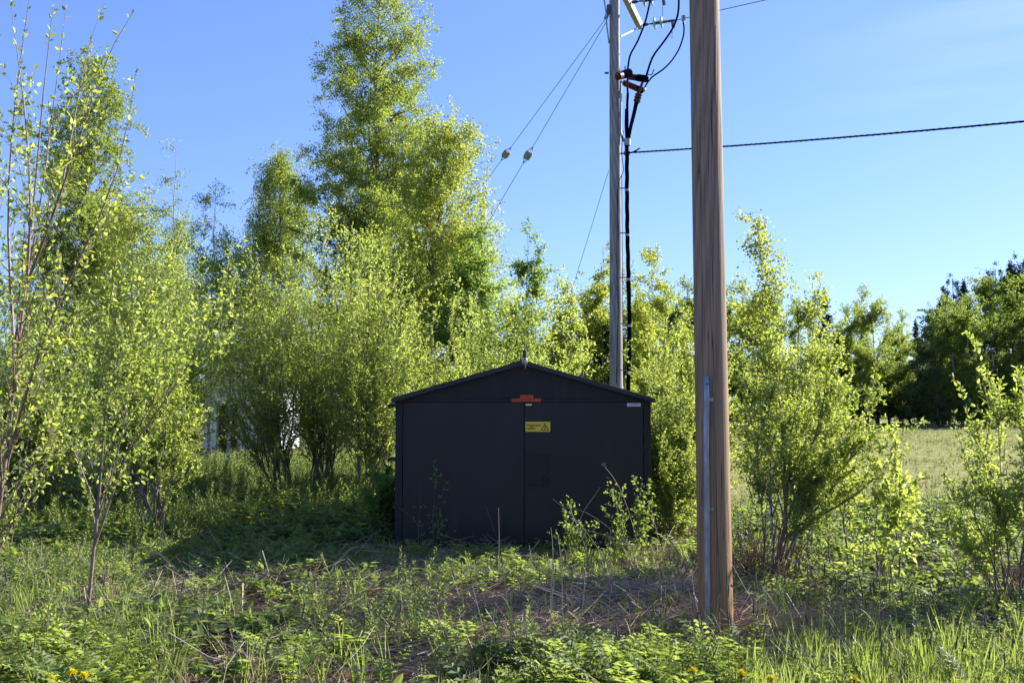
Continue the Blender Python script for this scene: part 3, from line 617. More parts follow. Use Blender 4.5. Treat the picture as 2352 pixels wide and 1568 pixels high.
M['concrete'] = noise_mat('pale_ceramic', [(.3,(.2,.21,.22)),(.7,(.3,.31,.32))], (1,1,1), 9, .6)
def split(p0, p1, tgt_px):   # the point of the segment seen at that column
    p0, p1 = np.array(p0), np.array(p1); best = min(np.linspace(0, 1, 4000), key=lambda t_: abs(CX + F * (p0 + (p1 - p0) * t_)[0] / (p0 + (p1 - p0) * t_)[1] - tgt_px)); return p0 + (p1 - p0) * best
g0, g1 = P(1391, 44, 17.9), P(652, 1045, 29.5); guy(g0, split(g0, g1, 1162), g1, 'outer guy wire of the grey pole with a pale block insulator, the left one')
g0, g1 = P(1393, 50, 17.9), P(775, 1100, 24.5); guy(g0, split(g0, g1, 1213), g1, 'steeper guy wire of the grey pole with a pale block insulator, the right one')
g0, g1 = P(1398, 392, 17.85), P(1240, 905, 20); ww = MB(); ww.tubes(np.stack([g0, g0 + (g1 - g0) * .98]), [[.005, .005]], 5)
tag(ww.build('stay_wire', M['wire'], None, loc=g0), 'short thin stay wire from the middle of the grey pole down into the trees', 'guy wire')

# ------------------------------------------------------------------ white hut half hidden by willows
M['white_board'] = noise_mat('white_board', [(.3,(.55,.57,.6)),(.7,(.68,.7,.72))], (1,1,1), 3, .7)
M['dark_brown'] = noise_mat('dark_brown_board', [(.3,(.035,.024,.02)),(.7,(.06,.042,.035))], (6,1,1), 5, .8)
def hut():
    D = 31.; b0 = np.array((X(470, D), D, 0.)); root = empty('white_hut', b0, 'white panelled hut with a dark doorway behind the willow bushes', 'hut')
    x = lambda p: float(P(p, 1000, D)[0]); z = lambda p: float(P(500, p, D)[2])
    w_ = MB(); zt, zb = z(858), z(1036); dx0, dx1, dzt = x(497), x(545), z(926)
    rows = [zb, z(1013), z(986), z(960), z(927), z(895), zt]
    for a, b in zip(rows[:-1], rows[1:]):
        w_.box((x(467), D, a + .008), (dx0, D + .08, b - .008))
        w_.box((dx1, D, a + .008), (x(640), D + .08, b - .008))
        if a >= dzt - .02: w_.box((dx0, D, a + .008), (dx1, D + .08, b - .008))
    w_.box((x(467), D + .01, zb), (dx0, D + 3, zt)) ; w_.box((dx1, D + .01, zb), (x(640), D + 3, zt)); w_.box((dx0, D + .01, dzt), (dx1, D + 3, zt))
    w_.build('wall', M['white_board'], root, loc=b0)
    d_ = MB(); d_.box((dx0, D + .2, zb - .1), (dx1, D + .26, dzt)); d_.build('door', M['dark_brown'], root, loc=b0)
    r_ = MB(); r_.box((x(447), D - .35, zt), (x(652), D + 3.3, zt + .14)); r_.build('roof', M['roof'], root, loc=b0)
    f_ = MB(); f_.box((x(470), D + .04, -.1), (x(637), D + 2.9, zb)); f_.build('foundation', M['dark_brown'], root, loc=b0)
hut()

# ------------------------------------------------------------------ trees behind
def hgt(py, d): return float(P(1176, py, d)[2])
def gb_(px, d, dz=0.): x = X(px, d); return (x, d, float(gz(x, d)) + dz)
col_prof = lambda t: np.clip(t, 0, 1) ** .25 * (1 - np.clip(t, 0, 1) ** 2.2) ** .8 + .05
cone_prof = lambda t: (1 - np.clip(t, 0, 1)) ** .75 * np.clip(t * 6 + .35, 0, 1) + .06
birch('birch_tree', 'tallest birch, its crown running out of the top of the photo left of the kiosk', gb_(864, 24.), hgt(-110, 24.), 2.0, .12, 135000, .054, seed=11, lean=(.0, 0), prof=lambda t: (1 - np.clip(t, 0, 1)) ** .6 * np.clip(t * 5 + .5, 0, 1) * .95 + .05, n=(300, 1300, 4200), droop=-.4, r0=.12, tl=.3, jit=.05, ang=(45, 76))
birch('birch_tree', 'sunlit birch leaning right out from the tallest birch', gb_(945, 20.5), hgt(300, 20.5), 1.4, .14, 60000, .052, seed=12, lean=(.75, 0), prof=lambda t: (1 - np.clip(t, 0, 1)) ** .5 * np.clip(t * 4 + .3, 0, 1) + .08, n=(200, 900, 2900), droop=-.15, r0=.075, leafm='birch_leaf_fresh', tl=.38, ang=(28, 60))
birch('birch_tree', 'broad birch with pale upper trunk behind the leaning sapling at far left', gb_(178, 27.), hgt(112, 27.), 2.0, .08, 85000, .062, seed=13, lean=(.15, 0), prof=lambda t: (1 - np.clip(t, 0, 1)) ** .62 * np.clip(t * 5 + .5, 0, 1) + .05, n=(220, 1000, 3200), droop=-.5, r0=.1, tl=.4)
birch('birch_tree', 'thin sparse birch with see-through top right of the broad left birch', gb_(395, 27.), hgt(330, 27.), .75, .3, 9000, .05, seed=14, prof=cone_prof, n=(36, 170, 620), droop=-1., r0=.06, tl=.5)
birch('birch_tree', 'slim drooping birch, shorter one of the two sparse birches', gb_(484, 26.), hgt(425, 26.), .62, .35, 6500, .05, seed=15, lean=(.05, 0), n=(30, 150, 600), droop=-1.4, r0=.05, tl=.6)
birch('birch_tree', 'weeping birch with a rounded narrow crown left of the tallest birch', gb_(640, 27.), hgt(345, 27.), .95, .18, 46000, .052, seed=16, n=(170, 650, 2400), droop=-1.5, r0=.07, tl=.45, jit=.04, prof=lambda t: (1 - np.clip(t, 0, 1) ** 2.4) ** .7 * np.clip(t * 3 + .3, 0, 1) + .04)
birch('birch_tree', 'bushy sunlit birch below the sparse-topped birches at left', gb_(300, 23.), hgt(465, 23.), 1.3, .05, 26000, .055, seed=17, prof=lambda t: (1 - np.clip(t, 0, 1)) ** .5 * np.clip(t * 5 + .5, 0, 1) + .05, n=(80, 380, 1400), droop=-.3, r0=.06, leafm='birch_leaf_fresh', tl=.4)
birch('birch_tree', 'bushy birch between the slim drooping birch and the weeping birch', gb_(530, 22.), hgt(580, 22.), 1.1, .4, 14000, .055, seed=18, prof=lambda t: (1 - np.clip(t, 0, 1)) ** .5 * np.clip(t * 5 + .5, 0, 1) + .05, n=(70, 320, 1200), droop=-.3, r0=.05, leafm='birch_leaf_fresh', tl=.4)
# rowans and young birches behind the kiosk
birch('rowan_tree', 'fresh green rowan beside the guy wires behind the kiosk', gb_(1085, 19.), hgt(520, 19.), .85, .1, 20000, .055, seed=21, lean=(.1, 0), prof=cone_prof, n=(60, 300, 1000), droop=.1, r0=.045, leafm='rowan_leaf', tl=.3, cat='rowan tree')
birch('rowan_tree', 'airy rowan with a notched top left of the grey pole', gb_(1205, 18.5), hgt(515, 18.5), .62, .15, 13000, .055, seed=22, lean=(.05, 0), prof=cone_prof, n=(50, 240, 800), droop=.1, r0=.04, leafm='rowan_leaf', tl=.28, cat='rowan tree')
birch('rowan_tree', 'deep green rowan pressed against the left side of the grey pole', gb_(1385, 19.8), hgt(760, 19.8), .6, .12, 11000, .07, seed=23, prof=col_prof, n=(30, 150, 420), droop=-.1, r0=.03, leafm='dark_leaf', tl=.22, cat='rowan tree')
birch('young_birch', 'young birch just left of the grey pole, thin pointed top', gb_(1385, 19.5), hgt(560, 19.5), .5, .15, 7000, .055, seed=24, prof=cone_prof, n=(34, 150, 500), droop=-.1, r0=.03, leafm='birch_leaf_fresh', tl=.25)
birch('young_birch', 'young birch just right of the grey pole behind the feeder cable', gb_(1500, 19.4), hgt(568, 19.4), .7, .08, 17000, .05, seed=25, prof=cone_prof, n=(50, 240, 700), droop=-.1, r0=.03, leafm='birch_leaf_fresh', tl=.25)
birch('young_birch', 'low young birch in the gap between the two wooden poles', gb_(1560, 16.), hgt(765, 16.), .5, .1, 7500, .05, seed=26, prof=cone_prof, n=(40, 180, 520), droop=-.1, r0=.025, leafm='birch_leaf_fresh', tl=.22)
birch('young_birch', 'small young birch left of the airy rowan near the guy wire foot', gb_(1300, 18.), hgt(640, 18.), .5, .1, 7000, .055, seed=27, prof=cone_prof, n=(36, 160, 480), droop=-.1, r0=.03, leafm='birch_leaf_fresh', tl=.25)

birch('young_birch', 'rounded young birch behind the left side of the grey pole foot', gb_(1335, 21.), hgt(655, 21.), .95, .05, 14000, .055, seed=28, prof=cone_prof, n=(60, 260, 800), droop=-.2, r0=.03, leafm='birch_leaf', tl=.3)
birch('young_birch', 'taller young birch filling the view behind the grey pole and feeder cable', gb_(1440, 21.5), hgt(610, 21.5), .9, .05, 16000, .055, seed=29, prof=cone_prof, n=(60, 280, 900), droop=-.2, r0=.035, leafm='birch_leaf', tl=.3)

def tipset(rng, pts, d, dj, extra=0, low=.55):
    """stem tips: the outline points plus shorter ones between them"""
    out = [P(x, y, d + rng.uniform(-dj, dj)) for x, y in pts]
    for _ in range(extra):
        k = rng.integers(0, len(pts) - 1); a = rng.uniform(); x = pts[k][0] * (1 - a) + pts[k + 1][0] * a; y = pts[k][1] * (1 - a) + pts[k + 1][1] * a
        f = rng.uniform(low, .95); base_y = 930 + 1.6 * F / d; y = base_y - (base_y - y) * f
        out.append(P(x + rng.normal() * 12, y, d + rng.uniform(-dj, dj)))
    return out
R_ = np.random.default_rng(5)
shrub('willow_bush', 'grey-green willow bush in front of the white hut', gb_(655, 16.4), tipset(R_, [(478, 800), (500, 700), (545, 630), (590, 600), (640, 640), (670, 610)], 16.4, .9, 14), 20416, .052, 31, .022, t0=.16, n=(338, 1950))
shrub('willow_bush', 'tall willow bush with the highest tips in the middle of the willows', gb_(745, 16.8), tipset(R_, [(660, 620), (700, 560), (738, 500), (775, 560), (800, 620), (830, 600)], 16.8, .9, 14), 23556, .052, 32, .024, t0=.16, n=(364, 2100))
shrub('willow_bush', 'dense willow bush touching the left end of the kiosk roof', gb_(840, 16.), tipset(R_, [(800, 640), (850, 590), (880, 555), (915, 600), (950, 700), (985, 800)], 16., .9, 14), 23556, .052, 33, .022, t0=.16, n=(364, 2100))
shrub('willow_bush', 'low willow bush behind the left half of the kiosk roof', gb_(1020, 14.6), tipset(R_, [(930, 820), (990, 740), (1040, 700), (1090, 690), (1130, 730)], 14.6, .6, 12), 17845, .05, 34, .018, t0=.16, n=(286, 1500))
shrub('willow_bush', 'olive willow bush behind the kiosk ridge and lamp', gb_(1200, 14.4), tipset(R_, [(1120, 740), (1170, 690), (1220, 660), (1270, 690), (1330, 720)], 14.4, .6, 12), 17845, .05, 35, .018, t0=.16, n=(286, 1500))
shrub('willow_bush', 'bright willow bush between the kiosk and the brown pole', gb_(1555, 12.3), tipset(R_, [(1490, 830), (1520, 740), (1560, 750), (1600, 740), (1640, 760), (1665, 800)], 12.3, .7, 14), 29000, .046, 36, .014, n=(338, 1950), t0=.12, leafm='willow_near')
shrub('willow_bush', 'small bright bush of low stems at the right wall of the kiosk', gb_(1530, 11.5), tipset(R_, [(1505, 1010), (1530, 950), (1560, 930), (1590, 960), (1600, 1020)], 11.6, .4, 12), 13384, .04, 37, .008, n=(160, 700), t0=.1, leafm='willow_near')
# left fill
shrub('willow_bush', 'leafy willow bush behind the twin-stemmed sapling at left', gb_(330, 15.5), tipset(R_, [(230, 700), (290, 620), (340, 570), (390, 560), (440, 610), (480, 680)], 15.5, 1., 14), 30115, .055, 41, .02, t0=.16, n=(312, 1800), leafm='willow_near')
shrub('willow_bush', 'wide willow bush at the left edge behind the leaning sapling', gb_(80, 14.), tipset(R_, [(-60, 740), (10, 700), (70, 660), (130, 700), (190, 720), (230, 780)], 14., 1., 14), 29000, .055, 42, .02, t0=.16, n=(312, 1800), leafm='willow_near')
shrub('willow_bush', 'yellow-green willow bush left of the white hut', gb_(385, 19.), tipset(R_, [(330, 700), (365, 610), (400, 560), (440, 640), (460, 720)], 19., 1., 12), 22307, .055, 43, .02, t0=.16, n=(286, 1500))
shrub('leaning_willow', 'small willow with a dark bent trunk leaning left over the weeds', gb_(362, 12.), tipset(R_, [(215, 850), (260, 760), (320, 720), (370, 760), (420, 860), (450, 930)], 11.8, .5, 8), 16730, .05, 44, .03, n=(170, 800), t0=.4, leafm='willow_near')
# far row closing the left and middle behind the bushes
def far_tree(kind, label, base, h, seed, group):
    rng = np.random.default_rng(seed)
    wood, cr = MB(), MB()
    if kind == 'spruce':
        st = bend((0, 0, -.2), (0, 0, h), 8)[None]; sr = (h * .012 * (1 - .95 * np.linspace(0, 1, 8)))[None]; wood.tubes(st, sr, 6)
        p1, r1 = spawn(rng, st, sr, 150, .1, .99, 75, 100, lambda t, s: h * .17 * (1.03 - t), 5, [-.2, -.4, 0, .3, .3], .05, .3); wood.tubes(p1, r1, 3)
        leaves(cr, rng, p1, 5200, h * .028, .35, t0=.05, hang=.7, spread=.9, jit=h * .004); leaves(cr, rng, st, 500, h * .02, .35, t0=.5, jit=.05)
        lm = 'needle'; bm = 'bark_spruce'
    elif kind == 'pine':
        st = bend((0, 0, -.2), (.2, 0, h), 8)[None]; sr = (h * .013 * (1 - .9 * np.linspace(0, 1, 8)))[None]; wood.tubes(st, sr, 6)
        p1, r1 = spawn(rng, st, sr, 46, .5, .99, 50, 85, lambda t, s: h * .16 * (1.25 - t), 5, [.2, .2, .4, .4, .4], .12, .35); wood.tubes(p1, r1, 3)
        p2, r2 = spawn(rng, p1, r1, 150, .4, 1, 20, 60, h * .04, 3, .6, .1, .6)
        leaves(cr, rng, p2, 4200, h * .02, .3, t0=.3, spread=.8, jit=h * .006); lm = 'needle'; bm = 'bark_spruce'
    else:
        st = bend((0, 0, -.2), (rng.normal() * .3, rng.normal() * .3, h), 9, (0, 0, 0), rng, h * .006)[None]; sr = (h * .013 * (1 - .93 * np.linspace(0, 1, 9)))[None]; wood.tubes(st, sr, 6)
        wd = {'round': .26, 'tall': .17, 'airy': .17}[kind]
        pf = (lambda t: np.sin(np.clip(t * .93 + .05, 0, 1) * pi) ** .5) if kind != 'airy' else (lambda t: .4 + .6 * (1 - t))
        p1, r1 = spawn(rng, st, sr, 60, .06 if kind != 'airy' else .3, .98, 30, 70, lambda t, s: h * wd * pf(t) + .1, 5, [.5, .3, .1, -.2, -.4], .1, .4); wood.tubes(p1, r1, 3, m=1)
        p2, r2 = spawn(rng, p1, r1, 300, .1, 1, 20, 70, lambda t, s: s * .45 + .1, 4, -.25, .15, .5); wood.tubes(p2, r2, 3, m=1)
        n = {'round': 12000, 'tall': 11000, 'airy': 3600}[kind]
        leaves(cr, rng, p2, int(n * .75), h * .0145, .8, hang=.3, jit=h * .008); leaves(cr, rng, p1, int(n * .25), h * .0145, .8, hang=.3, jit=h * .008)
        lm = {'round': 'forest_leaf', 'tall': 'forest_leaf', 'airy': 'birch_leaf'}[kind]; bm = 'bark' if kind == 'round' else 'bark_birch'
    nm = {'spruce': 'spruce_tree', 'pine': 'pine_tree', 'round': 'leafy_tree', 'tall': 'leafy_tree', 'airy': 'birch_tree'}[kind]
    ct = {'spruce': 'spruce', 'pine': 'pine', 'round': 'leafy tree', 'tall': 'leafy tree', 'airy': 'birch tree'}[kind]
    r = finish(nm, label, ct, base, wood, cr, [M[bm], M['twig_birch']], M[lm], group); r['_h'] = h; return r
def copy_tree(src, loc, h, rz, label, group=None, leafm=None, wide=1.):
    k = h / src['_h']; r = src.copy(); C.objects.link(r); r.location = loc; r.scale = (k * wide, k * wide, k); r.rotation_euler = (0, 0, rz); tag(r, label, None, group)
    for ch in src.children:
        c = ch.copy(); C.objects.link(c); c.parent = r
        if leafm and ch.name.startswith('crown'):
            c.material_slots[0].link = 'OBJECT'; c.material_slots[0].material = M[leafm]
    return r
rf = np.random.default_rng(77)
def place(kind_src, px, d, top, label, group=None, leafm=None, wide=1.):
    return copy_tree(kind_src, (X(px, d), d, -.2), hgt(top, d) + .2, rf.uniform(0, 6.28), label, group, leafm, wide)
FG = 'trees of the dark forest edge beyond the field'
FL = 'tall dark leafy tree in the unbroken forest edge beyond the field at right'
t_round = far_tree('round', FL, (X(2230, 78), 78, -.2), hgt(700, 78) + .2, 51, FG)
t_tall = far_tree('tall', FL, (X(2335, 74), 74, -.2), hgt(640, 74) + .2, 52, FG)
t_air = far_tree('airy', 'pale airy birch in the gap of the forest edge, left of the narrow spruce', (X(2068, 100), 100, -.2), hgt(715, 100) + .2, 53, None)
t_spr = far_tree('spruce', 'narrow dark spruce standing in the gap of the forest edge', (X(2103, 92), 92, -.2), hgt(735, 92) + .2, 54, None)
t_pin = far_tree('pine', 'pine top poking above the forest edge at the far right', (X(2285, 82), 82, -.2), hgt(618, 82) + .2, 55, None)
place(t_pin, 2352, 80, 600, 'tall pine at the right frame edge above the forest')
place(t_pin, 2195, 86, 640, 'pine top poking above the forest edge beside a thin spruce tip')
place(t_spr, 2217, 86, 642, 'thin spruce tip poking above the forest edge right of a pine top')
place(t_spr, 2325, 79, 600, 'spruce tip above the forest near the right frame edge')
place(t_spr, 2160, 84, 690, 'small spruce tip at the left end of the tall forest edge')
place(t_spr, 1895, 88, 664, 'dark spruce tip behind the tall birch sapling, right of the brown pole')
place(t_spr, 1878, 80, 740, 'lower dark spruce under the spruce tip right of the brown pole', wide=1.3)
for px, d, top in ((2150, 76, 735), (2165, 84, 715), (2190, 72, 700), (2225, 70, 690), (2175, 82, 690), (2205, 74, 705), (2255, 80, 665), (2280, 72, 690), (2310, 80, 655), (2365, 78, 645), (2400, 72, 650), (2450, 76, 640), (2500, 74, 650), (2560, 78, 640)):
    place(t_tall if rf.uniform() < .75 else t_round, px, d, top + rf.uniform(-14, 14), FL, FG, wide=1.05)
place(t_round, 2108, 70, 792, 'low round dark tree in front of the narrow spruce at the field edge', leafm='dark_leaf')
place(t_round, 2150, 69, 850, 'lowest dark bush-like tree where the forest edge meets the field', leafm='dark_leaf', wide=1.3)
UG = 'undergrowth along the far edge of the field'
for px in range(1870, 2180, 24):
    place(t_round, px, 86 + rf.uniform(-3, 3), 845 + rf.uniform(-25, 25), 'low dark undergrowth tree at the foot of the forest beyond the field', UG, wide=1.7)
place(t_round, 2010, 84, 700, 'yellow-green leafy tree beyond the field, right of the tall birch sapling', leafm='birch_leaf')
place(t_air, 1975, 90, 662, 'feathery birch top standing over the yellow-green tree')
place(t_tall, 1945, 86, 705, 'mid green leafy tree left of the feathery birch top')
place(t_round, 1975, 80, 800, 'shorter green tree below the feathery birch top', leafm='birch_leaf')
place(t_tall, 1925, 84, 740, 'dark green tree beside the spruce tips beyond the field')
place(t_tall, 2068, 88, 745, 'slender mid green tree left of the narrow spruce in the forest gap', leafm='birch_leaf')
place(t_tall, 2135, 82, 748, 'green tree directly right of the narrow spruce in the forest gap')
place(t_air, 2040, 102, 722, 'thinnest birch in the gap of the forest edge')
BG = 'green trees behind the brown pole'; BL = 'green leafy tree in the row behind the brown pole and young birches'
for px, d, top in ((1535, 62, 665), (1575, 66, 645), (1610, 64, 650), (1665, 64, 665), (1700, 66, 655), (1735, 62, 680), (1780, 70, 680), (1830, 72, 700), (1490, 60, 690)):
    place(t_tall if rf.uniform() < .6 else t_round, px, d, top, BL, BG)
HG = 'trees closing the view behind the willow bushes'; HL = 'green leafy tree in the row behind the willow bushes and the hut'
for k, px in enumerate(range(-120, 1480, 78)):
    d = 44 + rf.uniform(-5, 6); place(t_round if k % 2 else t_tall, px + rf.uniform(-20, 20), d, 760 + rf.uniform(-30, 40), HL, HG, leafm='birch_leaf' if k % 3 else None, wide=1.5)
for r in list(bpy.data.objects):
    if '_h' in r: del r['_h']

# ------------------------------------------------------------------ near shrubs and saplings on the right
d = 8.9
pts = [([P(1765, 1345, d), P(1790, 1280, d), P(1806, 1225, d), P(1808, 1150, d), P(1800, 1050, d), P(1790, 900, d + .2), P(1780, 790, d + .3)], 1),
       ([P(1804, 1238, d), P(1860, 1190, d), P(1930, 1100, d - .2), P(1990, 980, d - .3), P(2010, 830, d - .3)], 0.6),
       ([P(1806, 1225, d), P(1790, 1130, d + .2), P(1740, 1020, d + .3), P(1705, 900, d + .3), P(1690, 820, d + .3)], 0.5),
       ([P(1807, 1200, d), P(1840, 1100, d), P(1880, 980, d), P(1900, 880, d), P(1905, 760, d)], 0.55),
       ([P(1806, 1232, d), P(1890, 1180, d), P(1980, 1130, d - .2), P(2060, 1040, d - .3), P(2085, 960, d - .3)], 0.6)]
shrub('goat_willow', 'round goat willow with one leaning trunk right of the brown pole', gb_(1765, d), tipset(R_, [(1720, 860), (1760, 840), (1840, 780), (1870, 800), (1930, 880), (1950, 860), (2010, 900)], d, .45, 5), 18500, .033, 61, .024, n=(190, 900), leafm='willow_near', t0=.33, pts=pts, l1=.2, l2=.36, fine=True, wr=.45)
birch('birch_sapling', 'tall slim birch sapling rising above the goat willow', gb_(1768, 9.6), hgt(505, 9.6), .48, .1, 6500, .038, seed=62, lean=(-.08, 0), prof=cone_prof, n=(80, 280, 460), droop=.05, r0=.02, leafm='birch_leaf_fresh', tl=.16, ang=(18, 42))
birch('birch_sapling', 'short birch sapling with a pointed tip right of the tall sapling', gb_(1850, 9.9), hgt(640, 9.9), .34, .15, 3400, .038, seed=63, lean=(.15, 0), prof=cone_prof, n=(50, 170, 300), droop=.05, r0=.014, leafm='birch_leaf_fresh', tl=.14, ang=(18, 42))
shrub('willow_sapling', 'straight-stemmed willow sapling at the right foot of the goat willow', gb_(1913, 9.), [P(1918, 900, 9), P(1905, 1000, 9), P(1945, 1020, 9)], 1900, .045, 64, .012, n=(40, 130), leafm='willow_near', t0=.3, fine=True)
shrub('willow_sapling', 'bright large-leaved willow sapling at the edge of the open field', gb_(1998, 8.4), [P(2010, 1050, 8.4), P(2060, 1010, 8.3), P(2080, 1090, 8.2), P(1985, 1100, 8.4)], 900, .06, 65, .011, n=(26, 70), leafm='willow_near', t0=.25, fine=True, wr=.5)
shrub('willow_shrub', 'many-stemmed willow shrub with silvery catkins at the right edge', gb_(2318, 7.9), tipset(R_, [(2168, 1080), (2190, 940), (2215, 905), (2250, 800), (2290, 850), (2345, 850), (2400, 820), (2440, 900)], 7.9, .4, 14), 8200, .044, 66, .011, n=(130, 480), leafm='willow_near', t0=.3, fine=True, l1=.2, l2=.36, wr=.4)
# reeds of bare brush around the goat willow foot
def twigs(name, label, base, n, h, seed, spread, m='twig_red'):
    rng = np.random.default_rng(seed); a = rng.uniform(0, 2 * pi, n); l = rng.uniform(.1, .9, n)
    b0 = np.stack([rng.normal(size=n) * spread * .5, rng.normal(size=n) * spread * .3, np.full(n, -.03)], 1)
    d_ = nrm(np.stack([np.cos(a) * l, np.sin(a) * l * .5, np.ones(n)], 1)); L = h * rng.uniform(.4, 1.1, n)
    out = [b0]; 
    for k in range(5): d_ = nrm(d_ + rng.normal(size=(n, 3)) * .1); out.append(out[-1] + d_ * (L / 5)[:, None])
    mb = MB(); mb.tubes(np.stack(out, 1), (.0045 * (1 - .75 * np.linspace(0, 1, 6)))[None] * rng.uniform(.6, 1.2, (n, 1)), 4)
    return tag(mb.build(name, M[m], None, loc=(0, 0, 0)), label, 'brush').__setattr__('location', base)
twigs('bare_brush', 'tangle of bare reddish twigs under the goat willow beside the brown pole', gb_(1735, 8.9), 170, .75, 71, .5)
twigs('bare_brush', 'thinner tangle of bare twigs at the foot of the right edge shrub', gb_(2290, 8.1), 60, .6, 72, .5)
# low plants in front of the kiosk
shrub('young_aspen', 'young reddish-tipped aspen shrub in front of the kiosk right door', gb_(1450, 10.0), tipset(R_, [(1395, 1180), (1405, 1120), (1425, 1150), (1455, 1190), (1475, 1110), (1490, 1160)], 10., .25, 5), 800, .036, 73, .006, n=(70, 240), leafm='weed_broad', t0=.1, fine=True, wr=.75, cat='aspen shrub')
shrub('young_aspen', 'smaller leafy aspen shrub with bare tips left of the reddish-tipped one', gb_(1330, 9.9), tipset(R_, [(1285, 1230), (1310, 1150), (1340, 1210), (1370, 1200)], 9.9, .2, 4), 420, .036, 74, .005, n=(50, 160), leafm='weed_broad', t0=.1, fine=True, wr=.75, cat='aspen shrub')
shrub('shaded_sapling', 'little sapling in the shade in front of the kiosk left door', gb_(985, 10.55), [P(1000, 1085, 10.5), P(965, 1110, 10.5), P(1020, 1110, 10.5)], 90, .04, 75, .004, n=(16, 40), leafm='weed_broad', t0=.15, fine=True, wr=.7, cat='sapling')
shrub('dark_shrub', 'dark leafy shrub pressed against the left wall of the kiosk', gb_(868, 12.2), tipset(R_, [(840, 1120), (862, 1090), (885, 1080), (905, 1100), (895, 1150)], 12.2, .4, 10), 5200, .05, 76, .008, n=(90, 380), leafm='rowan_leaf', t0=.08, wr=.6, cat='shrub')

# ------------------------------------------------------------------ near saplings on the left
d = 5.3
pts = [([P(-52, 1640, d), P(-34, 1400, d), P(-8, 1200, d), P(15, 1080, d), P(38, 900, d), P(35, 780, d), P(62, 650, d), P(78, 560, d + .1), P(80, 420, d + .1), P(100, 190, d), P(122, 15, d)], 1),
       ([P(62, 650, d), P(95, 570, d - .1), P(140, 440, d - .2), P(190, 300, d - .3), P(235, 150, d - .3), P(262, 90, d - .3), P(308, 25, d - .3)], 0.55),
       ([P(38, 900, d), P(28, 720, d + .1), P(14, 500, d + .2), P(30, 250, d + .2), P(68, 0, d + .2), P(75, -60, d + .2)], 0.65),
       ([P(35, 780, d), P(90, 500, d + .1), P(115, 300, d + .2), P(148, 60, d + .2), P(152, 10, d + .2)], 0.5),
       ([P(62, 650, d), P(72, 480, d), P(60, 260, d), P(30, 60, d), P(22, -30, d)], 0.5),
       ([P(140, 440, d - .2), P(175, 250, d - .1), P(205, 90, d), P(240, 8, d)], 0.35),
       ([P(20, 1050, d), P(100, 760, d - .2), P(200, 560, d - .3), P(270, 420, d - .4), P(300, 260, d - .4), P(315, 150, d - .4)], 0.6),
       ([P(-52, 1640, d), P(-20, 1250, d), P(-10, 900, d + .2), P(-5, 600, d + .3), P(5, 300, d + .3), P(-10, 60, d + .3)], 0.6)]
shrub('goat_willow_sapling', 'nearest sapling leaning in from the left edge with pinkish bark and tall bare shoots', (X(-52, d), d, 0.), [], 3400, .036, 81, .015, n=(90, 300), leafm='willow_near', t0=.2, t1=.72, fine=True, wr=.5, pts=pts, barkm='bark_pink', l1=.2, l2=.35, svar=.45, stemleaf=.05, cat='sapling', twigm='bark_pink', sides=8)
d = 6.7
pts = [([P(197, 1482, d), P(205, 1350, d), P(213, 1270, d), P(228, 1180, d), P(232, 1060, d), P(245, 900, d), P(262, 780, d), P(275, 640, d)], 1),
       ([P(214, 1262, d), P(245, 1180, d), P(280, 1060, d), P(330, 960, d), P(385, 850, d - .1), P(430, 760, d - .2)], 0.6),
       ([P(225, 1190, d), P(262, 1080, d), P(300, 900, d), P(330, 760, d + .1), P(350, 640, d + .1)], 0.45),
       ([P(245, 900, d), P(300, 740, d - .1), P(380, 620, d - .2), P(410, 560, d - .2)], 0.4),
       ([P(280, 1060, d), P(370, 930, d - .2), P(450, 820, d - .3), P(540, 600, d - .3)], 0.45),
       ([P(228, 1180, d), P(180, 1060, d + .1), P(140, 960, d + .2), P(120, 900, d + .2)], 0.4)]
shrub('goat_willow_sapling', 'twin-stemmed sapling standing in the weeds at left, forking near knee height', gb_(197, d), [], 2700, .040, 82, .015, n=(80, 270), leafm='willow_near', t0=.3, fine=True, wr=.5, pts=pts, barkm='bark_pink', l1=.26, l2=.35, cat='sapling', twigm='bark', sides=8)
shrub('dry_sapling', 'thin crooked half-dead sapling in the grass at the lower left', gb_(75, 6.2), [P(160, 1290, 6.2), P(120, 1330, 6.2)], 90, .045, 83, .009, n=(8, 14), leafm='willow_near', t0=.3, fine=True, barkm='bark', cat='sapling')

# ------------------------------------------------------------------ ground cover
def T_herb(rng, h):                       # upright willowherb: narrow leaves whorled up a stem
    mb = MB(); n = 40; z = np.linspace(.02, 1, n) ** .8 * h; a = np.arange(n) * 2.4; L = .2 * (1 - .55 * np.linspace(0, 1, n)) * .42
    up = np.linspace(.1, 1.1, n); d_ = nrm(np.stack([np.cos(a), np.sin(a), up], 1)); s_ = np.stack([-np.sin(a), np.cos(a), 0 * a], 1)
    st = np.array([[0, 0, 0], [rng.normal() * .02, rng.normal() * .02, h * .5], [rng.normal() * .04, rng.normal() * .04, h]])
    p = np.stack([np.interp(z, [0, h * .5, h], st[:, k]) for k in range(3)], 1); L = L[:, None]; w_ = L * .11
    mid = p + d_ * L * .5; tip = p + d_ * L * .85 + np.stack([np.cos(a), np.sin(a), -.5 + 0 * a], 1) * L * .28
    mb.add(np.stack([p, mid + s_ * w_ + [0, 0, .004], tip, mid - s_ * w_ + [0, 0, .004]], 1), np.arange(n * 4).reshape(-1, 4), 0)
    mb.tubes(st, [[.0028, .0024, .001]], 3, m=1); return mb
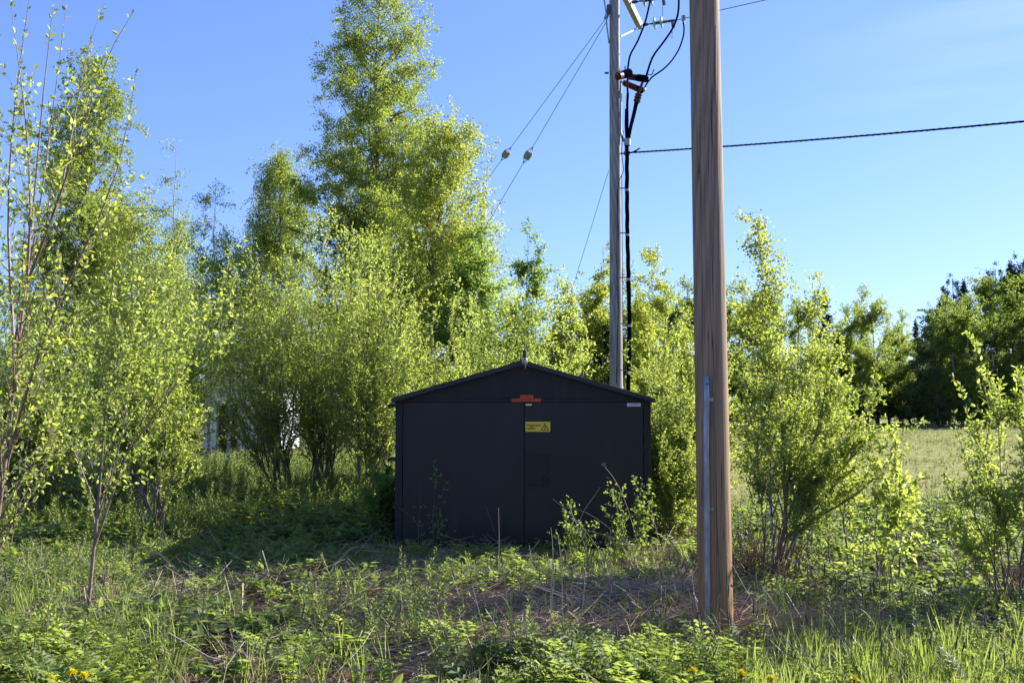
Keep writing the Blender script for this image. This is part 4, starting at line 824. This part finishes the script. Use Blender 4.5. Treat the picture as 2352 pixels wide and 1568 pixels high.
def T_broad(rng, h):                      # raspberry / nettle like clump of broad leaves
    mb = MB(); 
    for s in range(4):
        a = rng.uniform(0, 6.28); l = rng.uniform(.1, .6); st = bend((0, 0, 0), (cos(a) * l * h, sin(a) * l * h, h * rng.uniform(.6, 1)), 5, (0, 0, h * .1)); mb.tubes(st, [np.linspace(.0026, .001, 5)], 3, m=1)
        n = 8; t_ = rng.uniform(.3, 1, n); p = np.stack([np.interp(t_ * 4, range(5), st[:, k]) for k in range(3)], 1)
        d_ = nrm(rng.normal(size=(n, 3)) * [1, 1, .35] + [0, 0, .1]); leafquads(mb, rng, p, d_, .07 * rng.uniform(.6, 1.2, n), .62, True, 0, 2.2)
    return mb
def T_fern(rng, h):                       # feathery tansy/meadowsweet fronds
    mb = MB()
    for s in range(7):
        a = rng.uniform(0, 6.28); l = rng.uniform(.3, .95); n = 9
        st = bend((0, 0, 0), (cos(a) * l * h, sin(a) * l * h, h * rng.uniform(.5, .95)), n, (0, 0, h * .18)); mb.tubes(st, [np.linspace(.002, .0008, n)], 3, m=0)
        T = nrm(np.gradient(st, axis=0)); sd = nrm(np.cross(T, [0, 0, 1]))
        for sg in (1, -1):
            k = np.arange(2, n); L = .055 * np.sin(np.linspace(.5, 2.9, len(k)))[:, None] + .01; d_ = nrm(sd[k] * sg + T[k] * .55); q = np.cross(d_, T[k]); e = T[k] * L * .16; p = st[k]
            mb.add(np.stack([p, p + d_ * L * .5 + e, p + d_ * L - [0, 0, .01], p + d_ * L * .5 - e], 1), np.arange(len(k) * 4).reshape(-1, 4), 0)
    return mb
def T_grass(rng, h, n=12, w_=.0035, lean=.5):
    mb = MB(); a = rng.uniform(0, 6.28, n); l = rng.uniform(.05, lean, n); H_ = h * rng.uniform(.5, 1.1, n); b0 = rng.normal(size=(n, 3)) * [.025, .025, 0]
    o = np.stack([np.cos(a), np.sin(a), 0 * a], 1); s_ = np.stack([-np.sin(a), np.cos(a), 0 * a], 1); prev = []
    for t_, ww in ((0, .8), (.4, 1), (.75, .7), (1, .05)):
        p = b0 + o * (H_ * l * t_ ** 2)[:, None] + np.array([0, 0, 1]) * (H_ * (t_ - .25 * l * t_ ** 3))[:, None]; prev.append((p - s_ * w_ * ww, p + s_ * w_ * ww))
    V = np.stack([prev[0][0], prev[0][1], prev[1][0], prev[1][1], prev[2][0], prev[2][1], prev[3][0], prev[3][1]], 1)
    q = np.array([[0, 1, 3, 2], [2, 3, 5, 4], [4, 5, 7, 6]]); mb.add(V, (q[None] + (np.arange(n) * 8)[:, None, None]).reshape(-1, 4), 0); return mb
def T_timothy(rng, h):
    mb = MB(); e = np.array([rng.normal() * .05, rng.normal() * .05, h]); st = bend((0, 0, 0), e, 5, (rng.normal() * .01, 0, 0)); mb.tubes(st, [np.linspace(.0016, .0012, 5)], 3, m=0)
    L = rng.uniform(.045, .09); d_ = nrm(st[-1] - st[-2]); mb.tubes(np.stack([st[-1] + d_ * L * k for k in (0, .1, .5, .9, 1)]), [[.0015, .0042, .005, .0036, .001]], 6, m=1)
    p = st[2]; a = rng.uniform(0, 6.28); mb.tubes(bend(p, p + [cos(a) * .08, sin(a) * .08, .12], 4, (0, 0, .02)), [[.003, .0035, .002, .0005]], 3, m=0); return mb
def scatter(mb, rng, temps, xy, sc, tilt=.12, zoff=0.):
    xy = np.asarray(xy); n = len(xy); which = rng.integers(0, len(temps), n); z = gz(xy[:, 0], xy[:, 1]) - .01 + zoff
    rz = rng.uniform(0, 2 * pi, n); tx = rng.normal(size=n) * tilt; ty = rng.normal(size=n) * tilt
    for k, t in enumerate(temps):
        ix = np.where(which == k)[0]
        if not len(ix): continue
        V = np.concatenate(t.v); c, s_ = np.cos(rz[ix])[:, None], np.sin(rz[ix])[:, None]
        x = V[None, :, 0] * c - V[None, :, 1] * s_; y = V[None, :, 0] * s_ + V[None, :, 1] * c; zz = np.broadcast_to(V[None, :, 2], x.shape)
        x = x + zz * tx[ix][:, None]; y = y + zz * ty[ix][:, None]
        W = np.stack([x, y, zz], -1) * sc[ix][:, None, None] + np.stack([xy[ix, 0], xy[ix, 1], z[ix]], 1)[:, None]
        b = mb.n; mb.v.append(W.reshape(-1, 3)); mb.n += W.shape[0] * W.shape[1]; nv = len(V)
        for f, m in t.f: mb.f.append(((f[None] + b + (np.arange(len(ix)) * nv)[:, None, None]).reshape(-1, f.shape[1]), m))
def field(rng, n, y0, y1, dens=None, xm=.56, ex=1.):
    """random ground points in the strip of ground the camera could see, thinned by dens(px, y, x)"""
    u = rng.uniform(0, 1, n * 3); y = (y0 ** (ex + 1) + u * (y1 ** (ex + 1) - y0 ** (ex + 1))) ** (1 / (ex + 1)); x = rng.uniform(-xm, xm, n * 3) * y
    px = CX + F * x / y; ok = ~((np.abs(x - .13) < 1.5) & (y > 10.82) & (y < 13.5)) & ~((np.abs(x - nb[0]) < .13) & (np.abs(y - nb[1]) < .13))
    if dens is not None: ok &= rng.uniform(0, 1, n * 3) < dens(px, y, x)
    xy = np.stack([x, y], 1)[ok]; return xy[:n]
def patch(x, y, s, o=0.):
    v = np.sin(x * s + 1.3 + o) + np.sin(y * s * 1.2 + x * .7 * s + o * 2.1) + .7 * np.sin(2.3 * s * x - 1.7 * s * y + 2 + o); return np.clip(.5 + v * .28, 0, 1)
g = np.random.default_rng(99)
herbs = [T_herb(g, g.uniform(.22, .42)) for _ in range(7)]; broads = [T_broad(g, g.uniform(.14, .26)) for _ in range(8)]; ferns = [T_fern(g, g.uniform(.18, .3)) for _ in range(6)]
grs = [T_grass(g, g.uniform(.22, .42)) for _ in range(8)]; short = [T_grass(g, .13, 12, .003, .9) for _ in range(5)]; tims = [T_timothy(g, g.uniform(.35, .62)) for _ in range(8)]
far_gr = [T_grass(g, .22, 10, .009, .7) for _ in range(5)]
# leaf litter and dead straw on the soil
n = 34000; xy = field(g, n, 5, 14, lambda px, y, x: .3 + .7 * (px > 350)); p = np.stack([xy[:, 0], xy[:, 1], gz(xy[:, 0], xy[:, 1]) + g.uniform(.0, .02, len(xy))], 1)
mb = MB(); leafquads(mb, g, p, nrm(g.normal(size=p.shape) * [1, 1, .25]), g.uniform(.02, .075, len(p)), .6, flat=1.2); tag(mb.build('leaf_litter', M['litter']), kind='stuff')
def straw(n, y0, y1, dens, hz, L0, L1, mb, steep=.12, ctr=None):
    if ctr is None: xy = field(g, n, y0, y1, dens)
    else: xy = np.stack([g.normal(ctr[0], ctr[2], n), g.normal(ctr[1], ctr[3], n)], 1)
    n = len(xy); a = g.normal(0.1, .7, n); L = g.uniform(L0, L1, n) ** 1.0; d_ = nrm(np.stack([np.cos(a), np.sin(a), g.normal(size=n) * steep], 1))
    z = gz(xy[:, 0], xy[:, 1]) + g.uniform(.005, hz, n); c = np.stack([xy[:, 0], xy[:, 1], z], 1); k = g.normal(size=(n, 3)) * .11 * L[:, None]
    q = np.stack([c - d_ * L[:, None] * .5, c + k * [1, 1, .4], c + d_ * L[:, None] * .5], 1); q[:, :, 2] = np.maximum(q[:, :, 2], z[:, None] * 0 + gz(q[:, :, 0], q[:, :, 1]) + .003)
    mb.tubes(q, np.stack([np.full(n, 1.), np.full(n, .9), np.full(n, .5)], 1) * (g.uniform(.0009, .0025, (n, 1)) + (g.uniform(0, 1, (n, 1)) < .06) * .0022), 3)
# clearing factor: low plants thin out in front of the kiosk towards the brown pole
def clearing(px, y, x):
    c = np.exp(-(((px - 1380) / 360) ** 4 + ((y - 7.4) / 1.35) ** 4)); d2 = np.exp(-(((px - 1820) / 160) ** 2 + ((y - 7.3) / .5) ** 2)) * .8; d3 = np.exp(-(((px - 420) / 120) ** 2 + ((y - 8.3) / .6) ** 2)) * .7
    d4 = np.exp(-(((px - 1650) / 120) ** 2 + ((y - 6.6) / .5) ** 2)) * 1.; d5 = np.exp(-(((px - 950) / 260) ** 2 + ((y - 7.4) / .35) ** 2)) * .6; return np.clip(1 - .84 * c - d2 - d3 - d4 - d5, 0.02, 1)
mb = MB(); brown = lambda px, y, x: np.clip(patch(x, y, 1.3) * 1.2, .15, 1) * np.where((px > 900), 1, .4)
straw(30000, 5.2, 12, brown, .07, .08, .45, mb); straw(2600, 5.4, 11, lambda px, y, x: np.where(px > 500, .8, .5) * np.where(y > 9.2, .15, 1), .2, .2, .9, mb, .4)
straw(5000, 5.6, 9.5, lambda px, y, x: 1 - clearing(px, y, x), .1, .15, .7, mb, .2); straw(900, 0, 0, None, .16, .15, .7, mb, .3, (X(1520, 8.), 8.0, .35, .25)); straw(800, 0, 0, None, .2, .2, .7, mb, .3, (nb[0] - .25, 6.9, .6, .35)); straw(600, 0, 0, None, .12, .2, .6, mb, .3, (X(1050, 6.7), 6.7, .4, .25)); straw(700, 0, 0, None, .14, .2, .6, mb, .3, (X(250, 7.2), 7.2, .6, .3)); straw(350, 0, 0, None, .16, .2, .6, mb, .3, (X(580, 8.7), 8.75, .3, .18))
straw(500, 0, 0, None, .14, .2, .8, mb, .3, (X(1800, 7.3), 7.3, .5, .4)); straw(1100, 5.5, 22, lambda px, y, x: (px < 900) * .6 + .1, .28, .15, .6, mb, .6)
tag(mb.build('dead_straw', M['straw']), kind='stuff')
def low(xy):            # plants stay short in the shade right in front of the kiosk
    return np.where((xy[:, 1] > 9.) & (xy[:, 1] < 11) & (np.abs(xy[:, 0] - .1) < 1.9), .5, 1.)
mb = MB()
xy = field(g, 900, 5.6, 12.5, lambda px, y, x: clearing(px, y, x) * (.04 + .96 * patch(x, y, 2.1, 2.) ** 3) * np.where(px > 1750, .45, 1)); scatter(mb, g, herbs, xy, g.uniform(.8, 1.35, len(xy)) * low(xy))
xy = field(g, 3800, 11.5, 26, lambda px, y, x: (px < 1000) * .9 + (px > 1650) * (y < 16) * .35); scatter(mb, g, herbs, xy, g.uniform(.9, 1.7, len(xy)))
tag(mb.build('willowherb_growth', [M['weed_leaf'], M['stem']]), kind='stuff')
mb = MB()
xy = field(g, 2300, 5.4, 12.5, lambda px, y, x: clearing(px, y, x) * (.03 + .97 * patch(x, y, 2.3, 5.) ** 2.6)); scatter(mb, g, broads, xy, g.uniform(.7, 1.2, len(xy)) * low(xy))
xy = field(g, 900, 11., 20, lambda px, y, x: (px < 950) * .8 + (px > 1650) * (y < 15) * .6); scatter(mb, g, broads, xy, g.uniform(1., 1.8, len(xy)))
tag(mb.build('broadleaf_weeds', [M['weed_broad'], M['stem']]), kind='stuff')
mb = MB()
xy = field(g, 330, 5.15, 6.6, lambda px, y, x: ((np.abs(px - 1430) < 240) * (y < 5.95) | (px < 300)) * .9 + .05); scatter(mb, g, ferns, xy, g.uniform(.8, 1.2, len(xy)))
xy = field(g, 420, 6.5, 11, lambda px, y, x: clearing(px, y, x) * patch(x, y, 2.2, 7.) ** 2.5); scatter(mb, g, ferns, xy, g.uniform(.6, 1.1, len(xy)))
tag(mb.build('feathery_weeds', [M['weed_leaf']]), kind='stuff')
mb = MB()
near_g = lambda px, y, x: .8 * np.where(px > 1650, np.clip((6.9 - y) / .7, 0, 1), np.where(px > 1000, np.clip((6.3 - y) / .5, 0, 1), np.where(px < 420, .22, .08 * (y < 6.2))))
xy = field(g, 1500, 5.15, 8., lambda px, y, x: near_g(px, y, x) * (1 - .9 * np.exp(-((px - 1650) / 150) ** 2) * (y > 5.9))); pxx = CX + F * xy[:, 0] / xy[:, 1]; scatter(mb, g, grs, xy, g.uniform(.7, 1.15, len(xy)) * np.where((pxx > 900) & (pxx < 1700), .6, 1), .18)
xy = field(g, 150, 7, 14, lambda px, y, x: (patch(x, y, 2., 9.) > .6) * (1.1 - .6 * (px > 900)) * clearing(px, y, x)); scatter(mb, g, grs, xy, g.uniform(.5, 1., len(xy)), .2)
xy = field(g, 1200, 8.5, 11, lambda px, y, x: (px < 1500) * (y > 9.2)); scatter(mb, g, short, xy, g.uniform(.8, 1.5, len(xy)), .2)
tag(mb.build('grass', [M['grass']]), kind='stuff')
mb = MB()
xy = field(g, 330, 5.15, 7.4, lambda px, y, x: np.where(px > 1500, .9, np.where(px > 1050, .5, .15))); scatter(mb, g, tims, xy, g.uniform(.75, 1.1, len(xy)), .1)
tag(mb.build('timothy_stalks', [M['grass'], M['timothy']]), kind='stuff')
mb = MB()
xy = field(g, 9000, 10.5, 75, lambda px, y, x: (px > 1640) * (.35 + .65 * patch(x, y, .5, 3.))); scatter(mb, g, far_gr, xy, g.uniform(.5, .9, len(xy)) * (.75 + xy[:, 1] * .008), .25)
xy = field(g, 4500, 17, 45, lambda px, y, x: (px < 1100) * 1.); scatter(mb, g, far_gr, xy, g.uniform(.8, 1.6, len(xy)), .2)
tag(mb.build('meadow_grass', [M['field_grass']]), kind='stuff')
mb = MB(); drys = [T_grass(g, g.uniform(.2, .4), 9, .0025, .9) for _ in range(6)]
xy = field(g, 330, 5.3, 12, lambda px, y, x: np.where(px < 480, .9, .22)); scatter(mb, g, drys, xy, g.uniform(.6, 1.1, len(xy)), .3)
tag(mb.build('dry_grass', [M['dry_grass']]), kind='stuff')
# the same growth carries on past both sides of the view and under the camera
def sides(n, y0, y1, w_):
    y = g.uniform(y0, y1, n); sg = np.where(g.uniform(0, 1, n) < .5, -1, 1); x = sg * (y * .53 + g.uniform(0, w_, n)); return np.stack([x, y], 1)
mb = MB()
for tp, n_, a_, b_ in ((herbs, 900, .8, 1.4), (broads, 1500, .8, 1.5)):
    xy = sides(n_, 3., 16, 3.2); scatter(mb, g, tp, xy, g.uniform(a_, b_, len(xy)))
tag(mb.build('verge_weeds', [M['weed_leaf'], M['stem']]), kind='stuff')
mb = MB(); xy = np.concatenate([sides(900, 2.5, 14, 3.), np.stack([g.uniform(-2.6, 2.6, 500), g.uniform(2.6, 4.6, 500)], 1)]); scatter(mb, g, grs, xy, g.uniform(.35, .8, len(xy)) * np.where(xy[:, 1] < 5, .5, 1), .2)
tag(mb.build('verge_grass', [M['grass']]), kind='stuff')
# reddish seedlings
mb = MB(); xy = field(g, 120, 5.5, 8.5, lambda px, y, x: 1. + 0 * x); scatter(mb, g, broads, xy, g.uniform(.35, .65, len(xy))); tag(mb.build('reddish_seedlings', [M['red_leaf'], M['stem']]), kind='stuff')

# ------------------------------------------------------------------ single dry stalks
def stalk(label, pts, d0, d1=None, r=.0028, head=False, m='straw', name='dry_stalk', cat='dry stalk', group=None):
    d1 = d0 if d1 is None else d1; n = len(pts); w3 = [P(x, y, d0 + (d1 - d0) * k / (n - 1)) for k, (x, y) in enumerate(pts)]
    b = w3[0].copy(); b[2] = float(gz(b[0], b[1])) - .02; w3[0] = b; q = resample(w3, 10); mb = MB(); mb.tubes(q, [np.linspace(r, r * .45, 10)], 5)
    o = tag(mb.build(name, M[m], None, loc=b), label, cat, group)
    if head:
        h = MB(); e = q[-1]; rr = np.random.default_rng(int(pts[0][0])); k = 12; d_ = nrm(rr.normal(size=(k, 3)) * [1, 1, .5] + [0, 0, .8]); L = rr.uniform(.02, .045, k)
        h.tubes(np.stack([np.tile(e, (k, 1)), e + d_ * L[:, None]], 1), np.full((k, 2), .0012), 3)
        for j in range(k): c_ = e + d_[j] * L[j]; h.tubes([c_ - d_[j] * .006, c_, c_ + d_[j] * .006], [[.001, .006, .001]], 5)
        h.build('seed_head', M['timothy'], o, loc=b)
    return o
SG = 'dry stalks standing in front of the kiosk'
def G_d(py): return 1.6 * F / (py - 930)
for lab, pts, hd in (
    ('upright pale dry stalk in front of the kiosk left door', [(1142, 1335), (1147, 1240), (1145, 1165)], 0),
    ('long pale stalk leaning left in front of the kiosk right door', [(1440, 1335), (1340, 1210), (1290, 1160), (1270, 1145)], 0),
    ('pale stalk bent upright beside the leaning one', [(1378, 1350), (1333, 1220), (1310, 1175), (1308, 1160)], 0),
    ('brown stalk leaning right towards the middle of the right door', [(1300, 1275), (1340, 1170), (1365, 1140), (1379, 1118)], 0),
    ('stalk with a dark seed head, leftmost of the three headed stalks', [(1478, 1275), (1440, 1160), (1415, 1100), (1388, 1070)], 1),
    ('tall stalk with a seed head, middle of the three headed stalks', [(1520, 1265), (1495, 1160), (1465, 1090), (1444, 1054)], 1),
    ('tall stalk with a seed head against the right corner of the kiosk', [(1512, 1245), (1500, 1150), (1490, 1090), (1482, 1052)], 1),
    ('short headed stalk between the kiosk corner stalks', [(1505, 1250), (1492, 1140), (1478, 1085), (1469, 1035)], 1),
    ('thin stalk sloping down right from the aspen shrub', [(1480, 1290), (1400, 1210), (1340, 1170), (1298, 1163)], 0),
    ('thin low stalk sloping right below the aspen shrub', [(1545, 1325), (1470, 1260), (1400, 1230), (1300, 1205)], 0),
    ('stiff upright brown stalk before the right door', [(1262, 1420), (1272, 1330), (1268, 1240)], 0),
    ('reddish broken stalk below the door handle', [(1238, 1345), (1222, 1300), (1216, 1252)], 0),
    ('dark upright stalk with a side twig below the right door', [(1182, 1330), (1215, 1270), (1240, 1240)], 0),
    ('bent stalk forming a peak below the left door', [(1130, 1300), (1168, 1245), (1170, 1243), (1198, 1300)], 0),
    ('tall straight stalk in the clearing, left of two close ones', [(1265, 1475), (1264, 1380), (1272, 1260), (1265, 1210)], 0),
    ('tall straight stalk in the clearing, right of two close ones', [(1298, 1510), (1292, 1400), (1290, 1290), (1281, 1225)], 0),
    ('stout stalk in the clearing standing right of the two close ones', [(1322, 1500), (1340, 1380), (1346, 1270)], 0),
    ('slender stalk in the clearing beside the aspen shrub', [(1400, 1400), (1401, 1310), (1402, 1215)], 0),
    ('grey arching stalk across the foot of the brown pole', [(1690, 1520), (1700, 1440), (1660, 1412), (1600, 1425)], 0),
    ('white leaning stalk in front of the steel pipe', [(1635, 1520), (1612, 1440), (1595, 1370), (1588, 1310)], 0),
    ('long white stalk leaning left against the brown pole foot from the right', [(1795, 1500), (1750, 1420), (1700, 1330), (1668, 1270)], 0),
    ('long pale stalk slanting through the grass right of the goat willow', [(2215, 1400), (2170, 1300), (2110, 1200), (2070, 1150)], 0),
    ('thin pale stalk behind the long one by the open field', [(2185, 1330), (2140, 1270), (2090, 1210)], 0),
    ('pale stalk leaning left in the foreground weeds', [(1130, 1530), (1105, 1420), (1085, 1345)], 0),
    ('dead white stem lying raised in the weeds left of the kiosk', [(800, 1400), (735, 1330), (700, 1312)], 0),
    ('pale stem lying in the sunlit weeds left of the kiosk', [(860, 1400), (800, 1355), (778, 1345)], 0),
    ('upright dead stem at the lower left corner', [(100, 1540), (112, 1400), (120, 1330)], 0),
    ('upright dead stem in the shaded weeds behind the left sapling', [(370, 1240), (378, 1170), (386, 1150)], 0)):
    dd = min(10.4, G_d(pts[0][1])) if pts[0][0] < 1500 else G_d(pts[0][1]); dd = max(dd, 5.75)
    tone = 'straw'; stalk(lab, pts, dd, dd + .05, r=.0052 if dd > 8 else .004, head=bool(hd), group=SG if 1100 < pts[0][0] < 1560 else None)

# dandelions
M['petal'] = island_mat('dandelion_petal', [(0, (.85, .72, .015)), (1, (.9, .8, .03))], .6)
def dandelion(label, px, py, d, r=.03):
    c = P(px, py, d); b = np.array((c[0], c[1], float(gz(c[0], c[1])) - .01)); rr = np.random.default_rng(int(px))
    root = empty('dandelion', b, label, 'dandelion', 'yellow dandelions in the foreground grass')
    h = MB(); n = 110; a = rr.uniform(0, 6.28, n); e = rr.uniform(.05, 1.45, n); d_ = np.stack([np.cos(a) * np.cos(e), np.sin(a) * np.cos(e), np.sin(e) * .6 + .1], 1)
    leafquads(h, rr, np.tile(c - b, (n, 1)) + d_ * .003, nrm(d_), r * rr.uniform(.75, 1.05, n), .24, flat=2.); h.build('flower', M['petal'], root)
    s = MB(); s.tubes(bend((0, 0, 0), c - b - [0, 0, .002], 6), [np.linspace(.0025, .002, 6)], 6); s.tubes([c - b - [0, 0, .012], c - b - [0, 0, .004], c - b + [0, 0, .001]], [[.003, .006, .005]], 8); s.build('stem', M['stem'], root)
for lab, px, py, d in (('dandelion at the bottom left corner, left of a pair', 118, 1560, 5.1), ('dandelion at the bottom left, lower and fuller one of a pair', 193, 1553, 5.1), ('dandelion half hidden just above another at the bottom left', 166, 1546, 5.14),
                       ('dandelion in the grass right of the brown pole foot', 1770, 1560, 5.1), ('small dandelion under the brown pole', 1592, 1543, 5.12), ('dandelion in the grass near the bottom right corner', 1962, 1562, 5.1), ('dandelion low in the grass right of the pole, seen from the side', 1702, 1548, 5.12)):
    dandelion(lab, px, py, d)
for o in bpy.data.objects: o.select_set(False)
